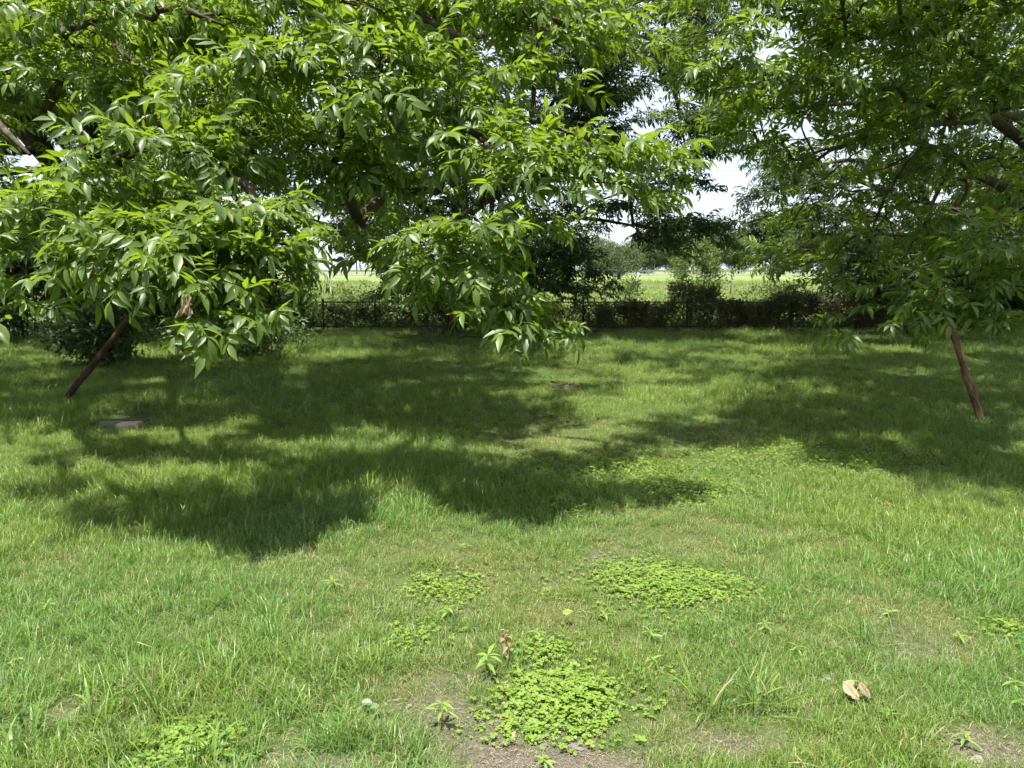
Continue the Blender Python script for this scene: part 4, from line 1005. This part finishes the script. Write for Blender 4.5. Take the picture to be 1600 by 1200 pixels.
for i, (dx, dy, r, tl) in enumerate([(-.022, .012, .019, .3), (.012, -.012, .020, .15), (.045, .006, .014, .5)]):
    V, F, T = [Vector((0, 0, 0))], [], [.5]
    for k in range(12):
        a = 6.283 * k / 12; V.append(Vector((math.cos(a) * r, math.sin(a) * r * .8, .25 * r * abs(math.sin(a))))); T.append(.4 + .3 * i)
    for k in range(12): F.append((0, 1 + k, 1 + (k + 1) % 12))
    o = link('leaf', mesh('leaf', V, F, M['pale_leaf'], {'tint': T}), root); o.location = (dx, dy, .05); o.rotation_euler = (tl, .1, i)
    mb.tube([(0, 0, -.02), (dx * .6, dy * .6, .03), (dx, dy, .049)], [.0016, .0013, .001], 4)
mb.build('stem', M['weed'], root)
root = empty('dead_stalk', ground(791, 1040), 'dead brown stalk with shrivelled leaves between small clover patches', 'dead plant')
mb = MB(); mb.tube([(0, 0, -.02), (.004, 0, .05), (-.004, 0, .11), (0, .005, .155)], [.003, .0026, .002, .0012], 5); mb.build('stem', M['brown_stem'] if 'brown_stem' in M else M['twig'], root)
for i in range(18):
    V, F, T = [], [], []
    leaflet(V, F, T, (0, 0, 0), (1, 0, .2), (0, 0, 1), wr.uniform(.024, .04), wr.uniform(.014, .021), .8, 1.6, wr.random())
    o = link('leaf', mesh('leaf', V, F, M['brown_leaf'], {'tint': T}), root); o.location = (wr.gauss(0, .004), wr.gauss(0, .004), .03 + .125 * i / 18); o.rotation_euler = (wr.gauss(0, .5), wr.gauss(.2, .4), i * 2.4)
# dead leaves caught in the pecan
hang = empty('dead_leaf_cluster', at(290, 466, 3.82), 'clump of withered tan leaves caught in the pecan bough', 'dead leaves')
for i in range(8):
    V, F, T = [], [], []
    leaflet(V, F, T, (0, 0, 0), (1, 0, .2), (0, 0, 1), wr.uniform(.05, .08), wr.uniform(.02, .03), .9, 1.5, wr.random())
    o = link('leaf', mesh('leaf', V, F, M['dry_leaf'], {'tint': T}), hang); o.location = (wr.gauss(0, .012), wr.gauss(0, .012), .03 - .012 * i); o.rotation_euler = (wr.gauss(0, .6), wr.uniform(.4, 1.3), i * 2.1)
for i, (px, py, sx, sy, m_, lb) in enumerate([(900, 1166, .030, .018, 'stone', 'flat pale grey stone on bare soil under the bright clover'), (850, 1164, .016, .012, 'stone', 'small grey stone left of the flat one'), (1293, 1062, .030, .016, 'stone', 'grey stone half hidden in grass above the curled leaves'),
                                              (1264, 1127, .026, .014, 'stone', 'grey stone left of the curled dry leaves'), (1232, 1188, .020, .014, 'stone_pale', 'pale stone in thin grass under the arching tuft'), (1526, 1192, .028, .018, 'stone_pale', 'pale stone on the bare soil beside the broad weed'),
                                              (1455, 1150, .016, .012, 'stone', 'small stone at the edge of the bare soil, left of the broad weed'), (1163, 912, .030, .014, 'stone', 'grey stone at the end of the oval clover patch'), (640, 1105, .012, .009, 'stone_pale', 'pebble on thin soil beside the upright weed')]):
    g = ground(px, py); rock('stone', (g.x, g.y, g.z + .003), sx, sy, .011, m_, lb, 'stone', None, 200 + i)
gd = ground(880, 607); root = empty('bark_litter', gd, 'scatter of brown bark scraps on the sunlit lawn', 'bark scraps')
for i in range(12):
    mb = MB(); mb.box((0, 0, 0), (wr.uniform(.05, .14), wr.uniform(.02, .04), .012), None, .005)
    o = mb.build('bark_piece', M['post_red'], root, smooth=False); o.location = (wr.gauss(0, .16), wr.gauss(0, .2), .04); o.rotation_euler = (wr.gauss(0, .2), wr.gauss(0, .2), wr.uniform(0, 3))

# ------------------------------------------------------------------ far fence, poles, cables, trees
BY = 45.0
bf = empty('barbed_wire_fence', (0, BY, 0), 'grey security fence with angled post tops across the field', 'fence')
pm = MB(); pm.tube([(0, 0, -.05), (0, 0, 1.45)], [.045, .045], 8); pm.tube([(0, 0, 1.45), (.09, -.02, 1.56), (.24, -.04, 1.72)], [.035, .03, .026], 6)
fpm = mesh('post', pm.V, pm.F, M['galv'], smooth=True)
fx = [gx(p, BY) for p in (-290, -130, 30, 192, 354, 515, 676, 836, 994, 1139, 1290, 1440, 1590, 1740, 1890)]
for x in fx:
    o = link('post', fpm, bf); o.location = (x, 0, 0); o.rotation_euler = (0, .03, 0)
for z, dx in ((1.52, .06), (1.61, .15), (1.70, .23), (1.40, 0), (.75, 0), (.12, 0)):
    mb = MB(); mb.tube([(x + dx, -.02, z + .01 * math.sin(x)) for x in fx], [.004] * len(fx), 3); mb.build('wire', M['galv'], bf)
def utility_pole(x, y, h, label, arms=1):
    root = empty('utility_pole', (x, y, 0), label, 'utility pole', 'utility poles along the road')
    mb = MB(); mb.tube([(0, 0, -.3), (0, 0, h * .5), (0, 0, h)], [.17, .15, .11], 10); mb.build('pole', M['pole'], root)
    for i in range(arms):
        mb = MB(); mb.box((0, -.17, h - .5 - 1.2 * i), (2.4, .1, .12)); c = mb.build('crossarm', M['pole'], root, smooth=False)
        for dx in (-1.05, -.4, .4, 1.05):
            mb = MB(); mb.tube([(dx, -.17, h - .44 - 1.2 * i), (dx, -.17, h - .38 - 1.2 * i), (dx, -.17, h - .28 - 1.2 * i)], [.03, .05, .025], 6); mb.build('insulator', M['galv'], c)
YA, YB = 80.0, 200.0
for px, lb in ((-250, 'near wooden utility pole behind the left end of the fence'), (655, 'near wooden utility pole behind the dark pecan at the fence'), (1640, 'near wooden utility pole behind the right end of the fence')):
    utility_pole(gx(px, YA), YA, 13.8, lb, 1)
for px, lb in ((560, 'distant utility pole behind the open stretch of fence'), (876, 'distant utility pole behind the dark pecan crown'), (1192, 'distant grey utility pole in the gap between the pecans'), (1508, 'distant utility pole behind the shaded pecan')):
    utility_pole(gx(px, YB), YB, 11.0, lb, 1)
def cable(pxs, y, z, sag, label, dy=0):
    mb = MB(); P = []
    for a, b in zip(pxs[:-1], pxs[1:]):
        for i in range(13):
            t = i / 12; P.append(Vector((gx(a + (b - a) * t, y), y + dy, z - sag * 4 * t * (1 - t))))
    g = P[0]; mb.tube([p - g for p in P], [.014 if y < 100 else .022] * len(P), 4, False); o = mb.build('power_cable', M['cable']); o.location = g
    tag(o, label, 'power cable', 'power cables over the field')
for z, s, lb in ((13.6, .5, 'topmost'), (11.9, .5, 'middle'), (9.6, .55, 'lowest')): cable((-250, 655, 1640), YA, z, s, lb + ' of the three dark power cables on the near utility poles', -.17)
for z, lb in ((10.7, 'topmost'), (9.0, 'middle'), (8.6, 'lowest')): cable((560, 876, 1192, 1508), YB, z, .5, lb + ' of the three thin power cables on the distant utility poles', -.17)
gr_ = empty('guard_rail', (0, 183.4, 0), 'low grey guard rail along the far road', 'guard rail')
mb = MB(); mb.box((0, 0, 1.15), (520, .06, .32)); mb.build('rail', M['galv'], gr_, smooth=False)
pb = MB(); pb.box((0, .15, .45), (.14, .14, 1.35)); pbm = mesh('post', pb.V, pb.F, M['galv'])
for i in range(-20, 21):
    o = link('post', pbm, gr_); o.location = (i * 8, 0, 0)
def far_tree(px, dist, h, rad, seed, label):
    r_ = np.random.default_rng(seed); x = gx(px, dist); root = empty('far_tree', (x, dist, 0), label, 'tree', 'trees beyond the far road'); rr_ = random.Random(seed)
    mb = MB(); mb.tube([(0, 0, -.2), (.1, 0, h * .3), (0, .1, h * .6), (.1, 0, h * .85)], [.28, .22, .15, .06], 7)
    for i in range(5):
        a = i * 1.26; mb.tube([(0, 0, h * (.25 + .08 * i)), (math.cos(a) * rad * .35, math.sin(a) * rad * .35, h * (.45 + .06 * i)), (math.cos(a) * rad * .7, math.sin(a) * rad * .7, h * (.55 + .06 * i))], [.1, .07, .03], 5)
    mb.build('trunk', M['bark'], root)
    n = int(170 * rad * rad * h / 60) + 120
    u = r_.normal(size=(n, 3)); u /= np.linalg.norm(u, axis=1)[:, None]; lump = .7 + .55 * vnoise(u[:, 0] * 2 + seed, u[:, 1] * 2 + u[:, 2] * 2, 1.4, seed)
    q = r_.random(n) ** .4; p = u * (q * lump)[:, None]
    p = np.stack([p[:, 0] * rad, p[:, 1] * rad, np.maximum(.4, h * .55 + p[:, 2] * h * .47)], 1)
    scatter('crown', C_FAR, p, r_.uniform(0, 6.283, (n, 3)), r_.uniform(.8, 1.4, n), r_.integers(0, 6, n), root)
FT = [(395, 215, 7, 6), (470, 230, 6, 6), (640, 225, 7, 6), (720, 210, 8, 6), (800, 215, 9, 6), (880, 208, 8, 6), (965, 120, 4.9, 3.4), (930, 206, 7, 6), (1005, 215, 7.5, 6), (1050, 212, 8, 6), (1105, 208, 9.5, 6), (1150, 214, 8.5, 6), (1235, 208, 10, 7), (1300, 215, 9, 7), (1370, 211, 9.5, 7), (1450, 214, 10, 7), (1530, 210, 9, 7), (1610, 212, 10, 7), (300, 212, 8, 7), (200, 216, 9, 7), (110, 211, 8.5, 7), (20, 215, 9.5, 7)]
for i, (px, d, h, r) in enumerate(FT):
    far_tree(px, d, h * (1.35 if d > 150 else 1.1), r, 300 + i, 'single small tree in the field in front of the far road' if d < 150 else 'pale green tree in the row beyond the far road')
